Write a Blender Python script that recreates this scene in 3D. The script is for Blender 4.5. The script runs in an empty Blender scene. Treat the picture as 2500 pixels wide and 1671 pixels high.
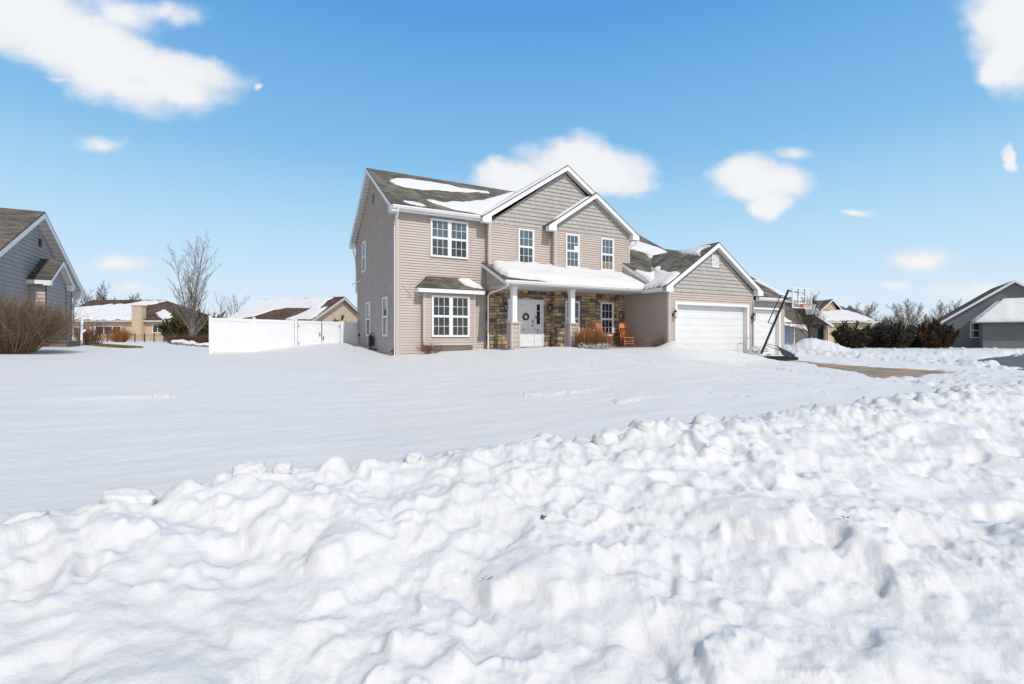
import bpy, math, random
import numpy as np
from mathutils import Vector, Matrix
random.seed(7); RNG = np.random.RandomState(7)
sc = bpy.context.scene
COL = sc.collection
R = math.radians
CAMZ = 1.8                    # eye height above the street; every z below is relative to the eye
YAW = R(28.2); CY, SY = math.cos(YAW), math.sin(YAW)

def W(s, D, z=0.0):           # street frame (s along the street, D away from it) -> world
    return Vector((CY*s-SY*D, SY*s+CY*D, z+CAMZ))
def SD(x, y):
    return CY*x+SY*y, -SY*x+CY*y

# ------------------------------------------------------------------ materials
def mat(name):
    m = bpy.data.materials.new(name); m.use_nodes = True
    nt = m.node_tree; b = nt.nodes['Principled BSDF']
    return m, nt, b
def nd(nt, t, **kw):
    n = nt.nodes.new(t)
    for k, v in kw.items():
        if k in n.inputs.keys() if isinstance(k, str) else False: n.inputs[k].default_value = v
        else: setattr(n, k, v)
    return n
def basic(name, col, rough=.6, var=.12, scale=6., bump=0., bscale=60., spec=.3, metal=0., detail=4):
    m, nt, b = mat(name)
    b.inputs['Roughness'].default_value = rough
    b.inputs['Specular IOR Level'].default_value = spec
    b.inputs['Metallic'].default_value = metal
    tc = nd(nt, 'ShaderNodeTexCoord')
    n = nd(nt, 'ShaderNodeTexNoise'); n.inputs['Scale'].default_value = scale; n.inputs['Detail'].default_value = detail
    nt.links.new(tc.outputs['Object'], n.inputs['Vector'])
    mr = nd(nt, 'ShaderNodeMapRange'); mr.inputs[1].default_value = .3; mr.inputs[2].default_value = .7
    mr.inputs[3].default_value = 1-var; mr.inputs[4].default_value = 1+var
    nt.links.new(n.outputs['Fac'], mr.inputs[0])
    mx = nd(nt, 'ShaderNodeVectorMath', operation='SCALE'); mx.inputs[0].default_value = col
    nt.links.new(mr.outputs[0], mx.inputs['Scale'])
    nt.links.new(mx.outputs[0], b.inputs['Base Color'])
    if bump:
        n2 = nd(nt, 'ShaderNodeTexNoise'); n2.inputs['Scale'].default_value = bscale; n2.inputs['Detail'].default_value = 3
        nt.links.new(tc.outputs['Object'], n2.inputs['Vector'])
        bp = nd(nt, 'ShaderNodeBump'); bp.inputs['Strength'].default_value = bump; bp.inputs['Distance'].default_value = .02
        nt.links.new(n2.outputs['Fac'], bp.inputs['Height']); nt.links.new(bp.outputs[0], b.inputs['Normal'])
    return m
def attr_mat(name, rough=.8, var=.18, scale=14., bump=.5, bscale=40.):
    m, nt, b = mat(name); b.inputs['Roughness'].default_value = rough; b.inputs['Specular IOR Level'].default_value = .2
    at = nd(nt, 'ShaderNodeAttribute', attribute_name='col')
    tc = nd(nt, 'ShaderNodeTexCoord')
    n = nd(nt, 'ShaderNodeTexNoise'); n.inputs['Scale'].default_value = scale; n.inputs['Detail'].default_value = 5
    nt.links.new(tc.outputs['Object'], n.inputs['Vector'])
    mr = nd(nt, 'ShaderNodeMapRange'); mr.inputs[1].default_value = .3; mr.inputs[2].default_value = .7
    mr.inputs[3].default_value = 1-var; mr.inputs[4].default_value = 1+var
    nt.links.new(n.outputs['Fac'], mr.inputs[0])
    mx = nd(nt, 'ShaderNodeVectorMath', operation='SCALE')
    nt.links.new(at.outputs['Color'], mx.inputs[0]); nt.links.new(mr.outputs[0], mx.inputs['Scale'])
    nt.links.new(mx.outputs[0], b.inputs['Base Color'])
    if bump:
        n2 = nd(nt, 'ShaderNodeTexNoise'); n2.inputs['Scale'].default_value = bscale; n2.inputs['Detail'].default_value = 4
        nt.links.new(tc.outputs['Object'], n2.inputs['Vector'])
        bp = nd(nt, 'ShaderNodeBump'); bp.inputs['Strength'].default_value = bump; bp.inputs['Distance'].default_value = .02
        nt.links.new(n2.outputs['Fac'], bp.inputs['Height']); nt.links.new(bp.outputs[0], b.inputs['Normal'])
    return m
def shingles(name, c1, c2, patch=.35):
    m, nt, b = mat(name); b.inputs['Roughness'].default_value = .9; b.inputs['Specular IOR Level'].default_value = .15
    tc = nd(nt, 'ShaderNodeTexCoord')
    br = nd(nt, 'ShaderNodeTexBrick'); br.offset = .5; br.offset_frequency = 2
    br.inputs['Color1'].default_value = (*c1, 1); br.inputs['Color2'].default_value = (*c2, 1)
    br.inputs['Mortar'].default_value = (c1[0]*.35, c1[1]*.35, c1[2]*.35, 1)
    br.inputs['Scale'].default_value = 1; br.inputs['Mortar Size'].default_value = .007; br.inputs['Mortar Smooth'].default_value = .6
    br.inputs['Bias'].default_value = 0; br.inputs['Brick Width'].default_value = .31; br.inputs['Row Height'].default_value = .125
    nz = nd(nt, 'ShaderNodeTexNoise'); nz.inputs['Scale'].default_value = 3; nz.inputs['Detail'].default_value = 2
    nt.links.new(tc.outputs['UV'], nz.inputs['Vector'])
    ad = nd(nt, 'ShaderNodeMix', data_type='VECTOR'); ad.inputs[0].default_value = .06
    nt.links.new(tc.outputs['UV'], ad.inputs[4]); nt.links.new(nz.outputs['Color'], ad.inputs[5])
    nt.links.new(ad.outputs[1], br.inputs['Vector'])
    # weathering: broad damp / dry patches and streaks running down the slope
    mp = nd(nt, 'ShaderNodeMapping'); mp.inputs['Scale'].default_value = (.7, .35, 1)
    nt.links.new(tc.outputs['UV'], mp.inputs[0])
    n1 = nd(nt, 'ShaderNodeTexNoise'); n1.inputs['Scale'].default_value = 1.1; n1.inputs['Detail'].default_value = 6
    nt.links.new(mp.outputs[0], n1.inputs['Vector'])
    mr = nd(nt, 'ShaderNodeMapRange'); mr.inputs[1].default_value = .35; mr.inputs[2].default_value = .65
    mr.inputs[3].default_value = 1-patch; mr.inputs[4].default_value = 1+patch
    nt.links.new(n1.outputs['Fac'], mr.inputs[0])
    mx = nd(nt, 'ShaderNodeVectorMath', operation='SCALE')
    nt.links.new(br.outputs['Color'], mx.inputs[0]); nt.links.new(mr.outputs[0], mx.inputs['Scale'])
    nt.links.new(mx.outputs[0], b.inputs['Base Color'])
    bp = nd(nt, 'ShaderNodeBump'); bp.inputs['Strength'].default_value = .7; bp.inputs['Distance'].default_value = .012; bp.invert = True
    nt.links.new(br.outputs['Fac'], bp.inputs['Height']); nt.links.new(bp.outputs[0], b.inputs['Normal'])
    return m
def snow_mat(name, col=(.655, .645, .635), bump=.35, dirt=0.):
    m, nt, b = mat(name)
    b.inputs['Roughness'].default_value = .55; b.inputs['Specular IOR Level'].default_value = .25
    tc = nd(nt, 'ShaderNodeTexCoord')
    n1 = nd(nt, 'ShaderNodeTexNoise'); n1.inputs['Scale'].default_value = 9; n1.inputs['Detail'].default_value = 8; n1.inputs['Roughness'].default_value = .62
    nt.links.new(tc.outputs['Object'], n1.inputs['Vector'])
    n2 = nd(nt, 'ShaderNodeTexNoise'); n2.inputs['Scale'].default_value = 160; n2.inputs['Detail'].default_value = 2
    nt.links.new(tc.outputs['Object'], n2.inputs['Vector'])
    a = nd(nt, 'ShaderNodeMath', operation='MULTIPLY_ADD'); a.inputs[1].default_value = .12
    nt.links.new(n2.outputs['Fac'], a.inputs[0]); nt.links.new(n1.outputs['Fac'], a.inputs[2])
    bp = nd(nt, 'ShaderNodeBump'); bp.inputs['Strength'].default_value = bump; bp.inputs['Distance'].default_value = .03
    nt.links.new(a.outputs[0], bp.inputs['Height']); nt.links.new(bp.outputs[0], b.inputs['Normal'])
    n3 = nd(nt, 'ShaderNodeTexNoise'); n3.inputs['Scale'].default_value = .8; n3.inputs['Detail'].default_value = 5
    nt.links.new(tc.outputs['Object'], n3.inputs['Vector'])
    rp = nd(nt, 'ShaderNodeValToRGB')
    rp.color_ramp.elements[0].position = .36; rp.color_ramp.elements[0].color = (col[0]*.97, col[1]*.97, col[2]*.965, 1)
    rp.color_ramp.elements[1].position = .6; rp.color_ramp.elements[1].color = (*col, 1)
    nt.links.new(n3.outputs['Fac'], rp.inputs[0])
    out = rp.outputs[0]
    if dirt:      # sparse grit and meltwater stains ploughed up from the road
        n4 = nd(nt, 'ShaderNodeTexNoise'); n4.inputs['Scale'].default_value = 3.1; n4.inputs['Detail'].default_value = 7; n4.inputs['Roughness'].default_value = .7
        nt.links.new(tc.outputs['Object'], n4.inputs['Vector'])
        r4 = nd(nt, 'ShaderNodeMapRange'); r4.inputs[1].default_value = .66; r4.inputs[2].default_value = .78; r4.inputs[3].default_value = 0; r4.inputs[4].default_value = dirt
        nt.links.new(n4.outputs['Fac'], r4.inputs[0])
        mx = nd(nt, 'ShaderNodeMix', data_type='RGBA'); mx.inputs[7].default_value = (.66, .58, .44, 1)
        nt.links.new(r4.outputs[0], mx.inputs[0]); nt.links.new(out, mx.inputs[6]); out = mx.outputs[2]
    nt.links.new(out, b.inputs['Base Color'])
    b.inputs['Subsurface Weight'].default_value = .4; b.inputs['Subsurface Scale'].default_value = .02; b.inputs['Subsurface Radius'].default_value = (1, .95, .9)
    return m
def glass_mat(name, col, rough=.04, ior=1.75):
    m, nt, b = mat(name)
    b.inputs['Roughness'].default_value = rough; b.inputs['IOR'].default_value = ior
    b.inputs['Specular IOR Level'].default_value = .5
    tc = nd(nt, 'ShaderNodeTexCoord')
    n = nd(nt, 'ShaderNodeTexNoise'); n.inputs['Scale'].default_value = 1.3; n.inputs['Detail'].default_value = 2
    nt.links.new(tc.outputs['Object'], n.inputs['Vector'])
    rp = nd(nt, 'ShaderNodeValToRGB'); rp.color_ramp.elements[0].color = (col[0]*.5, col[1]*.5, col[2]*.5, 1); rp.color_ramp.elements[1].color = (col[0]*1.5, col[1]*1.5, col[2]*1.5, 1)
    rp.color_ramp.elements[0].position = .35; rp.color_ramp.elements[1].position = .65
    nt.links.new(n.outputs['Fac'], rp.inputs[0]); nt.links.new(rp.outputs[0], b.inputs['Base Color'])
    bp = nd(nt, 'ShaderNodeBump'); bp.inputs['Strength'].default_value = .12; bp.inputs['Distance'].default_value = .02
    nt.links.new(n.outputs['Fac'], bp.inputs['Height']); nt.links.new(bp.outputs[0], b.inputs['Normal'])
    return m

M = {}
M['siding'] = basic('siding_tan', (.47, .397, .350), .55, .05, 1.2)
M['trimtan'] = basic('corner_tan', (.51, .435, .385), .55, .04, 2.)
M['shake'] = attr_mat('shake_gray', .7, .06, 8., .15, 60.)
M['white'] = basic('white_trim', (.74, .74, .74), .45, .03, 3.)
M['gdoor'] = basic('garage_door_white', (.68, .68, .675), .5, .03, 1.5)
M['door'] = basic('entry_door_white', (.74, .74, .725), .45, .03, 2.)
M['soffit'] = basic('soffit_white', (.62, .61, .58), .6, .05, 3.)
M['roof'] = shingles('roof_shingles', (.085, .077, .063), (.19, .17, .14))
M['roofL'] = shingles('neighbour_shingles', (.085, .074, .06), (.17, .15, .12), .25)
M['roofB'] = shingles('brown_shingles', (.075, .045, .035), (.13, .085, .068), .25)
M['stone'] = attr_mat('stone_veneer', .85, .35, 11., .8, 30.)
M['mortar'] = basic('stone_mortar', (.17, .14, .11), .9, .2, 10.)
M['glass'] = glass_mat('window_glass', (.035, .06, .07), ior=1.9)  # teal of the reflected sky is put into the pane colour
M['glassdark'] = glass_mat('window_glass_dark', (.010, .012, .016), ior=1.6)
M['screen'] = glass_mat('window_screen', (.045, .05, .056), .35, 1.5)
M['black'] = basic('black_metal', (.012, .012, .013), .45, .1, 8., spec=.5)
M['blacktank'] = basic('black_plastic', (.02, .021, .024), .5, .2, 5., spec=.4)
M['bluepanel'] = basic('dark_blue_panel', (.03, .045, .07), .45, .2, 5., spec=.4)
M['snow'] = snow_mat('snow_drift', bump=.6, dirt=.35)
M['roofsnow'] = snow_mat('roof_snow', (.67, .66, .65), .3)
M['concrete'] = None
M['gray'] = basic('gray_metal', (.42, .43, .44), .4, .1, 8., metal=.3)
M['found'] = basic('foundation', (.28, .26, .25), .9, .15, 4., .3)
M['tan'] = basic('tan_wall', (.50, .385, .27), .7, .05, 1.5)
M['cream'] = basic('cream_wall', (.60, .46, .27), .7, .05, 1.5)
M['browng'] = basic('brown_gray_wall', (.16, .135, .12), .7, .08, 1.5)
M['sideL'] = basic('shaded_gray_siding', (.33, .315, .325), .6, .05, 1.2)  # blue gray of the shaded gable end is put into the colour
M['grayR'] = basic('slate_gray_siding', (.17, .175, .18), .6, .05, 1.2)
M['wood'] = basic('orange_wood', (.50, .17, .04), .4, .3, 12., .2, 40., spec=.5)
M['bark'] = basic('gray_bark', (.19, .155, .135), .9, .3, 5., .5, 30.)
M['barkD'] = basic('brown_bark', (.085, .06, .05), .9, .3, 5., .5, 30.)
M['twig'] = attr_mat('brown_twigs', .85, .2, 8., 0)
M['leaf'] = attr_mat('needle_foliage', .8, .25, 3., 0)
M['grass'] = attr_mat('dry_grass', .9, .25, 3., 0)
M['rim'] = basic('orange_rim', (.60, .13, .04), .4, .1, 8.)
M['net'] = basic('white_net', (.75, .75, .75), .8, .05, 8.)
M['fence'] = basic('white_vinyl', (.72, .725, .73), .4, .03, 2.)
M['rock'] = basic('field_rock', (.24, .22, .20), .9, .35, 4., .6, 12.)
M['shadedoor'] = basic('blue_shade_door', (.30, .36, .45), .5, .05, 3.)  # the door's blue is shade put into its colour
M['label'] = basic('white_paper', (.8, .8, .8), .6, .03, 4.)
M['blind'] = basic('tan_blind', (.22, .17, .10), .7, .15, 9.)
m, nt, b = mat('clear_acrylic')
b.inputs['Base Color'].default_value = (.82, .84, .86, 1); b.inputs['Roughness'].default_value = .12; b.inputs['Alpha'].default_value = .14
M['acrylic'] = m

def wet_concrete():
    m, nt, b = mat('wet_concrete')
    tc = nd(nt, 'ShaderNodeTexCoord')
    mp = nd(nt, 'ShaderNodeMapping'); mp.inputs['Scale'].default_value = (.5, 2.0, 1); mp.inputs['Rotation'].default_value = (0, 0, .75)
    nt.links.new(tc.outputs['Object'], mp.inputs[0])
    n = nd(nt, 'ShaderNodeTexNoise'); n.inputs['Scale'].default_value = 2.2; n.inputs['Detail'].default_value = 9
    nt.links.new(mp.outputs[0], n.inputs['Vector'])
    rp = nd(nt, 'ShaderNodeValToRGB')
    e = rp.color_ramp.elements; e[0].position = .42; e[0].color = (.12, .065, .03, 1); e[1].position = .58; e[1].color = (.42, .265, .135, 1)
    nt.links.new(n.outputs['Fac'], rp.inputs[0]); nt.links.new(rp.outputs[0], b.inputs['Base Color'])
    r2 = nd(nt, 'ShaderNodeMapRange'); r2.inputs[1].default_value = .35; r2.inputs[2].default_value = .6; r2.inputs[3].default_value = .25; r2.inputs[4].default_value = .8
    nt.links.new(n.outputs['Fac'], r2.inputs[0]); nt.links.new(r2.outputs[0], b.inputs['Roughness'])
    return m
M['concrete'] = wet_concrete()
M['asphalt'] = basic('damp_asphalt', (.10, .10, .11), .6, .3, 2., .4, 80.)

# ------------------------------------------------------------------ mesh builder
class MB:
    """collects faces in a frame's own coordinates; build() links them as ONE mesh object"""
    def __init__(s, off=(0, 0, 0)):
        s.v = []; s.f = []; s.uv = []; s.c = []; s.off = off
    def vert(s, p): s.v.append((p[0]-s.off[0], p[1]-s.off[1], p[2]-s.off[2])); return len(s.v)-1
    def poly(s, pts, uv=None, col=None):
        i = [s.vert(p) for p in pts]; s.f.append(i); s.uv.append(uv); s.c.append(col)
    def box(s, P, a0, a1, h0, h1, n0, n1, col=None):
        q = [P(a, h, n) for a in (a0, a1) for h in (h0, h1) for n in (n0, n1)]
        b = [s.vert(p) for p in q]
        for f in ((0, 1, 3, 2), (4, 6, 7, 5), (0, 4, 5, 1), (2, 3, 7, 6), (0, 2, 6, 4), (1, 5, 7, 3)):
            s.f.append([b[k] for k in f]); s.uv.append(None); s.c.append(col)
    def prism(s, pts, d, col=None):     # polygon extruded by vector d
        a = [s.vert(p) for p in pts]; b = [s.vert((p[0]+d[0], p[1]+d[1], p[2]+d[2])) for p in pts]
        n = len(pts)
        s.f.append(a[::-1]); s.f.append(b); s.uv += [None, None]; s.c += [col, col]
        for k in range(n):
            s.f.append([a[k], a[(k+1) % n], b[(k+1) % n], b[k]]); s.uv.append(None); s.c.append(col)
    def tube(s, pts, rad, n=8, col=None, caps=True):
        pts = [Vector(p) for p in pts]
        if not isinstance(rad, (list, tuple)): rad = [rad]*len(pts)
        rings = []
        up0 = None
        for k, p in enumerate(pts):
            d = (pts[min(k+1, len(pts)-1)]-pts[max(k-1, 0)])
            if d.length < 1e-9: d = Vector((0, 0, 1))
            d.normalize()
            if up0 is None:
                up0 = Vector((0, 0, 1)) if abs(d.z) < .9 else Vector((1, 0, 0))
            x = d.cross(up0)
            if x.length < 1e-5: x = d.cross(Vector((0, 1, 0)))
            x.normalize(); y = d.cross(x); up0 = -y if False else up0
            rings.append([s.vert(p+(x*math.cos(2*math.pi*j/n)+y*math.sin(2*math.pi*j/n))*rad[k]) for j in range(n)])
        for a, b in zip(rings, rings[1:]):
            for j in range(n):
                s.f.append([a[j], a[(j+1) % n], b[(j+1) % n], b[j]]); s.uv.append(None); s.c.append(col)
        if caps:
            s.f.append(rings[0][::-1]); s.f.append(rings[-1]); s.uv += [None, None]; s.c += [col, col]
    def build(s, name, m, parent=None, loc=None, rz=0, smooth=False):
        me = bpy.data.meshes.new(name)
        me.from_pydata(s.v, [], s.f)
        if any(u is not None for u in s.uv):
            ul = me.uv_layers.new(name='UVMap'); k = 0
            dat = []
            for f, u in zip(s.f, s.uv):
                for j in range(len(f)): dat += list(u[j]) if u is not None else [0, 0]
            ul.data.foreach_set('uv', dat)
        if any(c is not None for c in s.c):
            ca = me.color_attributes.new('col', 'FLOAT_COLOR', 'CORNER')
            dat = []
            for f, c in zip(s.f, s.c):
                c = c or (.3, .3, .3)
                dat += [c[0], c[1], c[2], 1.]*len(f)
            ca.data.foreach_set('color', dat)
        me.materials.append(M[m] if isinstance(m, str) else m)
        if smooth: me.polygons.foreach_set('use_smooth', [True]*len(me.polygons))
        me.update()
        o = bpy.data.objects.new(name, me); COL.objects.link(o)
        if parent: o.parent = parent
        if loc is not None: o.location = loc; o.rotation_euler = (0, 0, rz)
        return o
def tag(o, label=None, cat=None, group=None, kind=None):
    if label: o['label'] = label
    if cat: o['category'] = cat
    if group: o['group'] = group
    if kind: o['kind'] = kind
    return o
def empty(name, loc, rz, label, cat, group=None):
    o = bpy.data.objects.new(name, None); COL.objects.link(o); o.location = loc; o.rotation_euler = (0, 0, rz)
    o.empty_display_size = .3
    return tag(o, label, cat, group)
def np_mesh(name, V, F, m, smooth=True, parent=None):
    me = bpy.data.meshes.new(name)
    V = np.asarray(V, np.float32); F = np.asarray(F, np.int32)
    me.vertices.add(len(V)); me.vertices.foreach_set('co', V.ravel())
    me.loops.add(F.size); me.loops.foreach_set('vertex_index', F.ravel())
    me.polygons.add(len(F)); me.polygons.foreach_set('loop_start', np.arange(0, F.size, F.shape[1], dtype=np.int32))
    me.update(calc_edges=True)
    if smooth: me.polygons.foreach_set('use_smooth', np.ones(len(F), bool))
    me.materials.append(M[m]); me.update()
    o = bpy.data.objects.new(name, me); COL.objects.link(o)
    if parent: o.parent = parent
    return o

# ------------------------------------------------------------------ numpy noise
def _h(ix, iy, seed):
    n = (ix*374761393 + iy*668265263 + seed*1442695041) & 0xffffffff
    n = ((n ^ (n >> 13))*1274126177) & 0xffffffff
    n = (n ^ (n >> 16)) & 0xffffffff
    return n
def perlin(x, y, seed=0):
    x = np.asarray(x, np.float64); y = np.asarray(y, np.float64)
    ix = np.floor(x).astype(np.int64); iy = np.floor(y).astype(np.int64)
    fx = x-ix; fy = y-iy
    u = fx*fx*fx*(fx*(fx*6-15)+10); v = fy*fy*fy*(fy*(fy*6-15)+10)
    def g(dx, dy):
        a = _h(ix+dx, iy+dy, seed)*(2*math.pi/4294967296.)
        return np.cos(a)*(fx-dx)+np.sin(a)*(fy-dy)
    return ((g(0, 0)*(1-u)+g(1, 0)*u)*(1-v)+(g(0, 1)*(1-u)+g(1, 1)*u)*v)*1.4
def fbm(x, y, oct=4, seed=0, gain=.5, lac=2.03):
    t = 0; a = 1
    for k in range(oct):
        t = t+a*perlin(x, y, seed+k*17); x = x*lac+3.1; y = y*lac-1.7; a *= gain
    return t
def sstep(a, b, x):
    t = np.clip((x-a)/(b-a), 0, 1); return t*t*(3-2*t)

exec_order = []
# ------------------------------------------------------------------ camera, sun, sky
F = 1179/2500
cam = bpy.data.cameras.new('camera'); co = bpy.data.objects.new('camera', cam); COL.objects.link(co)
cam.sensor_width = 36; cam.lens = 36*F; cam.clip_end = 5000; cam.clip_start = .05
cam.shift_y = -(835.5-822)/2500
co.location = (0, 0, CAMZ); co.rotation_euler = (R(90), 0, 0)
sc.camera = co

ts = Vector((CY*.08+SY*1., SY*.08-CY*1., 1.02)).normalized()     # towards the sun
SUN_EL = math.asin(ts.z); SUN_ROT = math.atan2(ts.x, ts.y)
sl = bpy.data.lights.new('sun', 'SUN'); so = bpy.data.objects.new('sun', sl); COL.objects.link(so)
sl.energy = 3.3; sl.angle = R(.55); sl.color = (1, .95, .89)
so.rotation_euler = (-ts).to_track_quat('-Z', 'Y').to_euler(); so.location = ts*60

# sky: Nishita plus clouds laid out by direction
CLOUDS = [  # centre px, py, half width, half height, tilt deg (photo pixels -> directions)
 (60, 40, 200, 120, -20), (190, 130, 260, 85, -26), (330, 150, 230, 75, -22), (390, 170, 150, 50, -30), (470, 165, 130, 42, -17), (340, 205, 100, 42, 0), (440, 225, 52, 20, -10),
 (300, 25, 120, 45, -18), (400, 20, 90, 30, -5),
 (240, 342, 68, 22, 6),
 (1250, 440, 110, 45, 0), (1400, 405, 130, 75, 0), (1480, 410, 125, 60, -8), (1380, 370, 70, 38, 0),
 (1820, 430, 100, 42, 0), (1860, 450, 120, 50, 0), (1880, 500, 60, 40, 0), (1945, 384, 42, 16, 0),
 (2450, 60, 105, 90, 0), (2480, 130, 115, 95, 0), (2440, 160, 60, 60, 0), (2500, 20, 130, 100, 0),
 (2250, 638, 105, 30, 0), (290, 643, 80, 24, 0), (2466, 380, 18, 36, 0),
 (2390, 715, 130, 32, 0), (2180, 700, 60, 16, 0), (330, 700, 60, 18, 0), (2090, 515, 36, 12, 0), (140, 190, 70, 14, -6), (625, 225, 14, 9, 0)]
def build_sky():
    w = bpy.data.worlds.new('World'); sc.world = w; w.use_nodes = True
    nt = w.node_tree; nt.nodes.clear()
    L = nt.links.new
    out = nd(nt, 'ShaderNodeOutputWorld'); bg = nd(nt, 'ShaderNodeBackground'); bg.inputs['Strength'].default_value = .15
    L(bg.outputs[0], out.inputs[0])
    sk = nd(nt, 'ShaderNodeTexSky', sky_type='NISHITA', sun_disc=False)
    sk.sun_elevation = SUN_EL; sk.sun_rotation = SUN_ROT
    sk.altitude = 200; sk.air_density = 1.0; sk.dust_density = .1; sk.ozone_density = 2.0
    tcg = nd(nt, 'ShaderNodeTexCoord'); sg = nd(nt, 'ShaderNodeSeparateXYZ'); L(tcg.outputs['Generated'], sg.inputs[0])
    gr = nd(nt, 'ShaderNodeValToRGB'); ge = gr.color_ramp.elements      # clear winter sky, pale towards the horizon
    cols = [(0, (.74, .86, .96)), (.06, (.68, .83, .96)), (.19, (.47, .72, .93)), (.34, (.23, .53, .85)), (.57, (.09, .335, .75)), (1, (.16, .27, .46))]
    ge[0].position = 0; ge[0].color = (*cols[0][1], 1); ge[1].position = 1; ge[1].color = (*cols[-1][1], 1)
    for p_, c_ in cols[1:-1]:
        e_ = ge.new(p_); e_.color = (*c_, 1)
    L(sg.outputs['Z'], gr.inputs[0])
    gs = nd(nt, 'ShaderNodeVectorMath', operation='SCALE'); gs.inputs['Scale'].default_value = 1/.15; L(gr.outputs[0], gs.inputs[0])
    hs = nd(nt, 'ShaderNodeMix', data_type='RGBA'); fb = nd(nt, 'ShaderNodeMapRange', interpolation_type='SMOOTHSTEP'); fb.inputs[1].default_value = -.1; fb.inputs[2].default_value = .45; fb.inputs[3].default_value = .12; fb.inputs[4].default_value = .96; L(sg.outputs['Y'], fb.inputs[0]); L(fb.outputs[0], hs.inputs[0]); dsat = nd(nt, 'ShaderNodeHueSaturation'); dsat.inputs['Saturation'].default_value = .45; dsat.inputs['Value'].default_value = .95; L(sk.outputs[0], dsat.inputs['Color']); L(dsat.outputs[0], hs.inputs[6]); L(gs.outputs[0], hs.inputs[7])
    tc = nd(nt, 'ShaderNodeTexCoord')
    sx = nd(nt, 'ShaderNodeSeparateXYZ'); L(tc.outputs['Generated'], sx.inputs[0])
    mx = nd(nt, 'ShaderNodeMath', operation='MAXIMUM'); L(sx.outputs['Y'], mx.inputs[0]); mx.inputs[1].default_value = .05
    dx = nd(nt, 'ShaderNodeMath', operation='DIVIDE'); L(sx.outputs['X'], dx.inputs[0]); L(mx.outputs[0], dx.inputs[1])
    dz = nd(nt, 'ShaderNodeMath', operation='DIVIDE'); L(sx.outputs['Z'], dz.inputs[0]); L(mx.outputs[0], dz.inputs[1])
    P = nd(nt, 'ShaderNodeCombineXYZ'); L(dx.outputs[0], P.inputs[0]); L(dz.outputs[0], P.inputs[1])
    # warp
    nw = nd(nt, 'ShaderNodeTexNoise'); nw.inputs['Scale'].default_value = 6; nw.inputs['Detail'].default_value = 9; nw.inputs['Roughness'].default_value = .58
    L(P.outputs[0], nw.inputs['Vector'])
    sub = nd(nt, 'ShaderNodeVectorMath', operation='SUBTRACT'); L(nw.outputs['Color'], sub.inputs[0]); sub.inputs[1].default_value = (.5, .5, .5)
    scv = nd(nt, 'ShaderNodeVectorMath', operation='MULTIPLY'); L(sub.outputs[0], scv.inputs[0]); scv.inputs[1].default_value = (.11, .075, 0)
    P2 = nd(nt, 'ShaderNodeVectorMath', operation='ADD'); L(P.outputs[0], P2.inputs[0]); L(scv.outputs[0], P2.inputs[1])
    prev = None
    for (px, py, hw, hh, tilt) in CLOUDS:
        mp = nd(nt, 'ShaderNodeMapping', vector_type='TEXTURE')
        mp.inputs['Location'].default_value = ((px-1250)/1179, (822-py)/1179, 0)
        mp.inputs['Rotation'].default_value = (0, 0, R(tilt)); mp.inputs['Scale'].default_value = (hw*1.32/1179, hh*1.32/1179, 1)
        L(P2.outputs[0], mp.inputs[0])
        ln = nd(nt, 'ShaderNodeVectorMath', operation='LENGTH'); L(mp.outputs[0], ln.inputs[0])
        s1 = nd(nt, 'ShaderNodeMath', operation='SUBTRACT'); s1.inputs[0].default_value = 1; L(ln.outputs['Value'], s1.inputs[1])
        wt = nd(nt, 'ShaderNodeMath', operation='MULTIPLY'); L(s1.outputs[0], wt.inputs[0]); wt.inputs[1].default_value = .5 if (py > 600 or hh < 25 or px > 2080 and hh < 20 or (px < 480 and py < 30 and px > 250)) else 1.0
        if prev is None: prev = wt
        else:
            m = nd(nt, 'ShaderNodeMath', operation='SMOOTH_MAX'); L(prev.outputs[0], m.inputs[0]); L(wt.outputs[0], m.inputs[1]); m.inputs[2].default_value = .18; prev = m
    nf = nd(nt, 'ShaderNodeTexNoise'); nf.inputs['Scale'].default_value = 8; nf.inputs['Detail'].default_value = 8; nf.inputs['Roughness'].default_value = .53
    st = nd(nt, 'ShaderNodeVectorMath', operation='MULTIPLY'); L(P.outputs[0], st.inputs[0]); st.inputs[1].default_value = (.8, 1.25, 1)
    L(st.outputs[0], nf.inputs['Vector'])
    na = nd(nt, 'ShaderNodeMath', operation='MULTIPLY_ADD'); L(nf.outputs['Fac'], na.inputs[0]); na.inputs[1].default_value = .85; na.inputs[2].default_value = -.43
    ad = nd(nt, 'ShaderNodeMath', operation='ADD'); L(prev.outputs[0], ad.inputs[0]); L(na.outputs[0], ad.inputs[1])
    ra = nd(nt, 'ShaderNodeMapRange', interpolation_type='SMOOTHSTEP'); ra.inputs[1].default_value = .02; ra.inputs[2].default_value = .5; ra.inputs[3].default_value = 0; ra.inputs[4].default_value = .95
    L(ad.outputs[0], ra.inputs[0])
    fr = nd(nt, 'ShaderNodeMath', operation='GREATER_THAN'); L(sx.outputs['Y'], fr.inputs[0]); fr.inputs[1].default_value = .06
    al = nd(nt, 'ShaderNodeMath', operation='MULTIPLY'); L(ra.outputs[0], al.inputs[0]); L(fr.outputs[0], al.inputs[1])
    # cloud self shading put into the tone: dense parts white, thin parts greyer
    cr = nd(nt, 'ShaderNodeValToRGB'); e = cr.color_ramp.elements
    e[0].position = .0; e[0].color = (.80, .845, .91, 1); e[1].position = .6; e[1].color = (.96, .965, .975, 1)
    nt2 = nd(nt, 'ShaderNodeTexNoise'); nt2.inputs['Scale'].default_value = 10; nt2.inputs['Detail'].default_value = 5; L(P2.outputs[0], nt2.inputs['Vector'])
    tn = nd(nt, 'ShaderNodeMath', operation='MULTIPLY_ADD'); L(nt2.outputs['Fac'], tn.inputs[0]); tn.inputs[1].default_value = 1.3; tn.inputs[2].default_value = -.7
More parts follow.
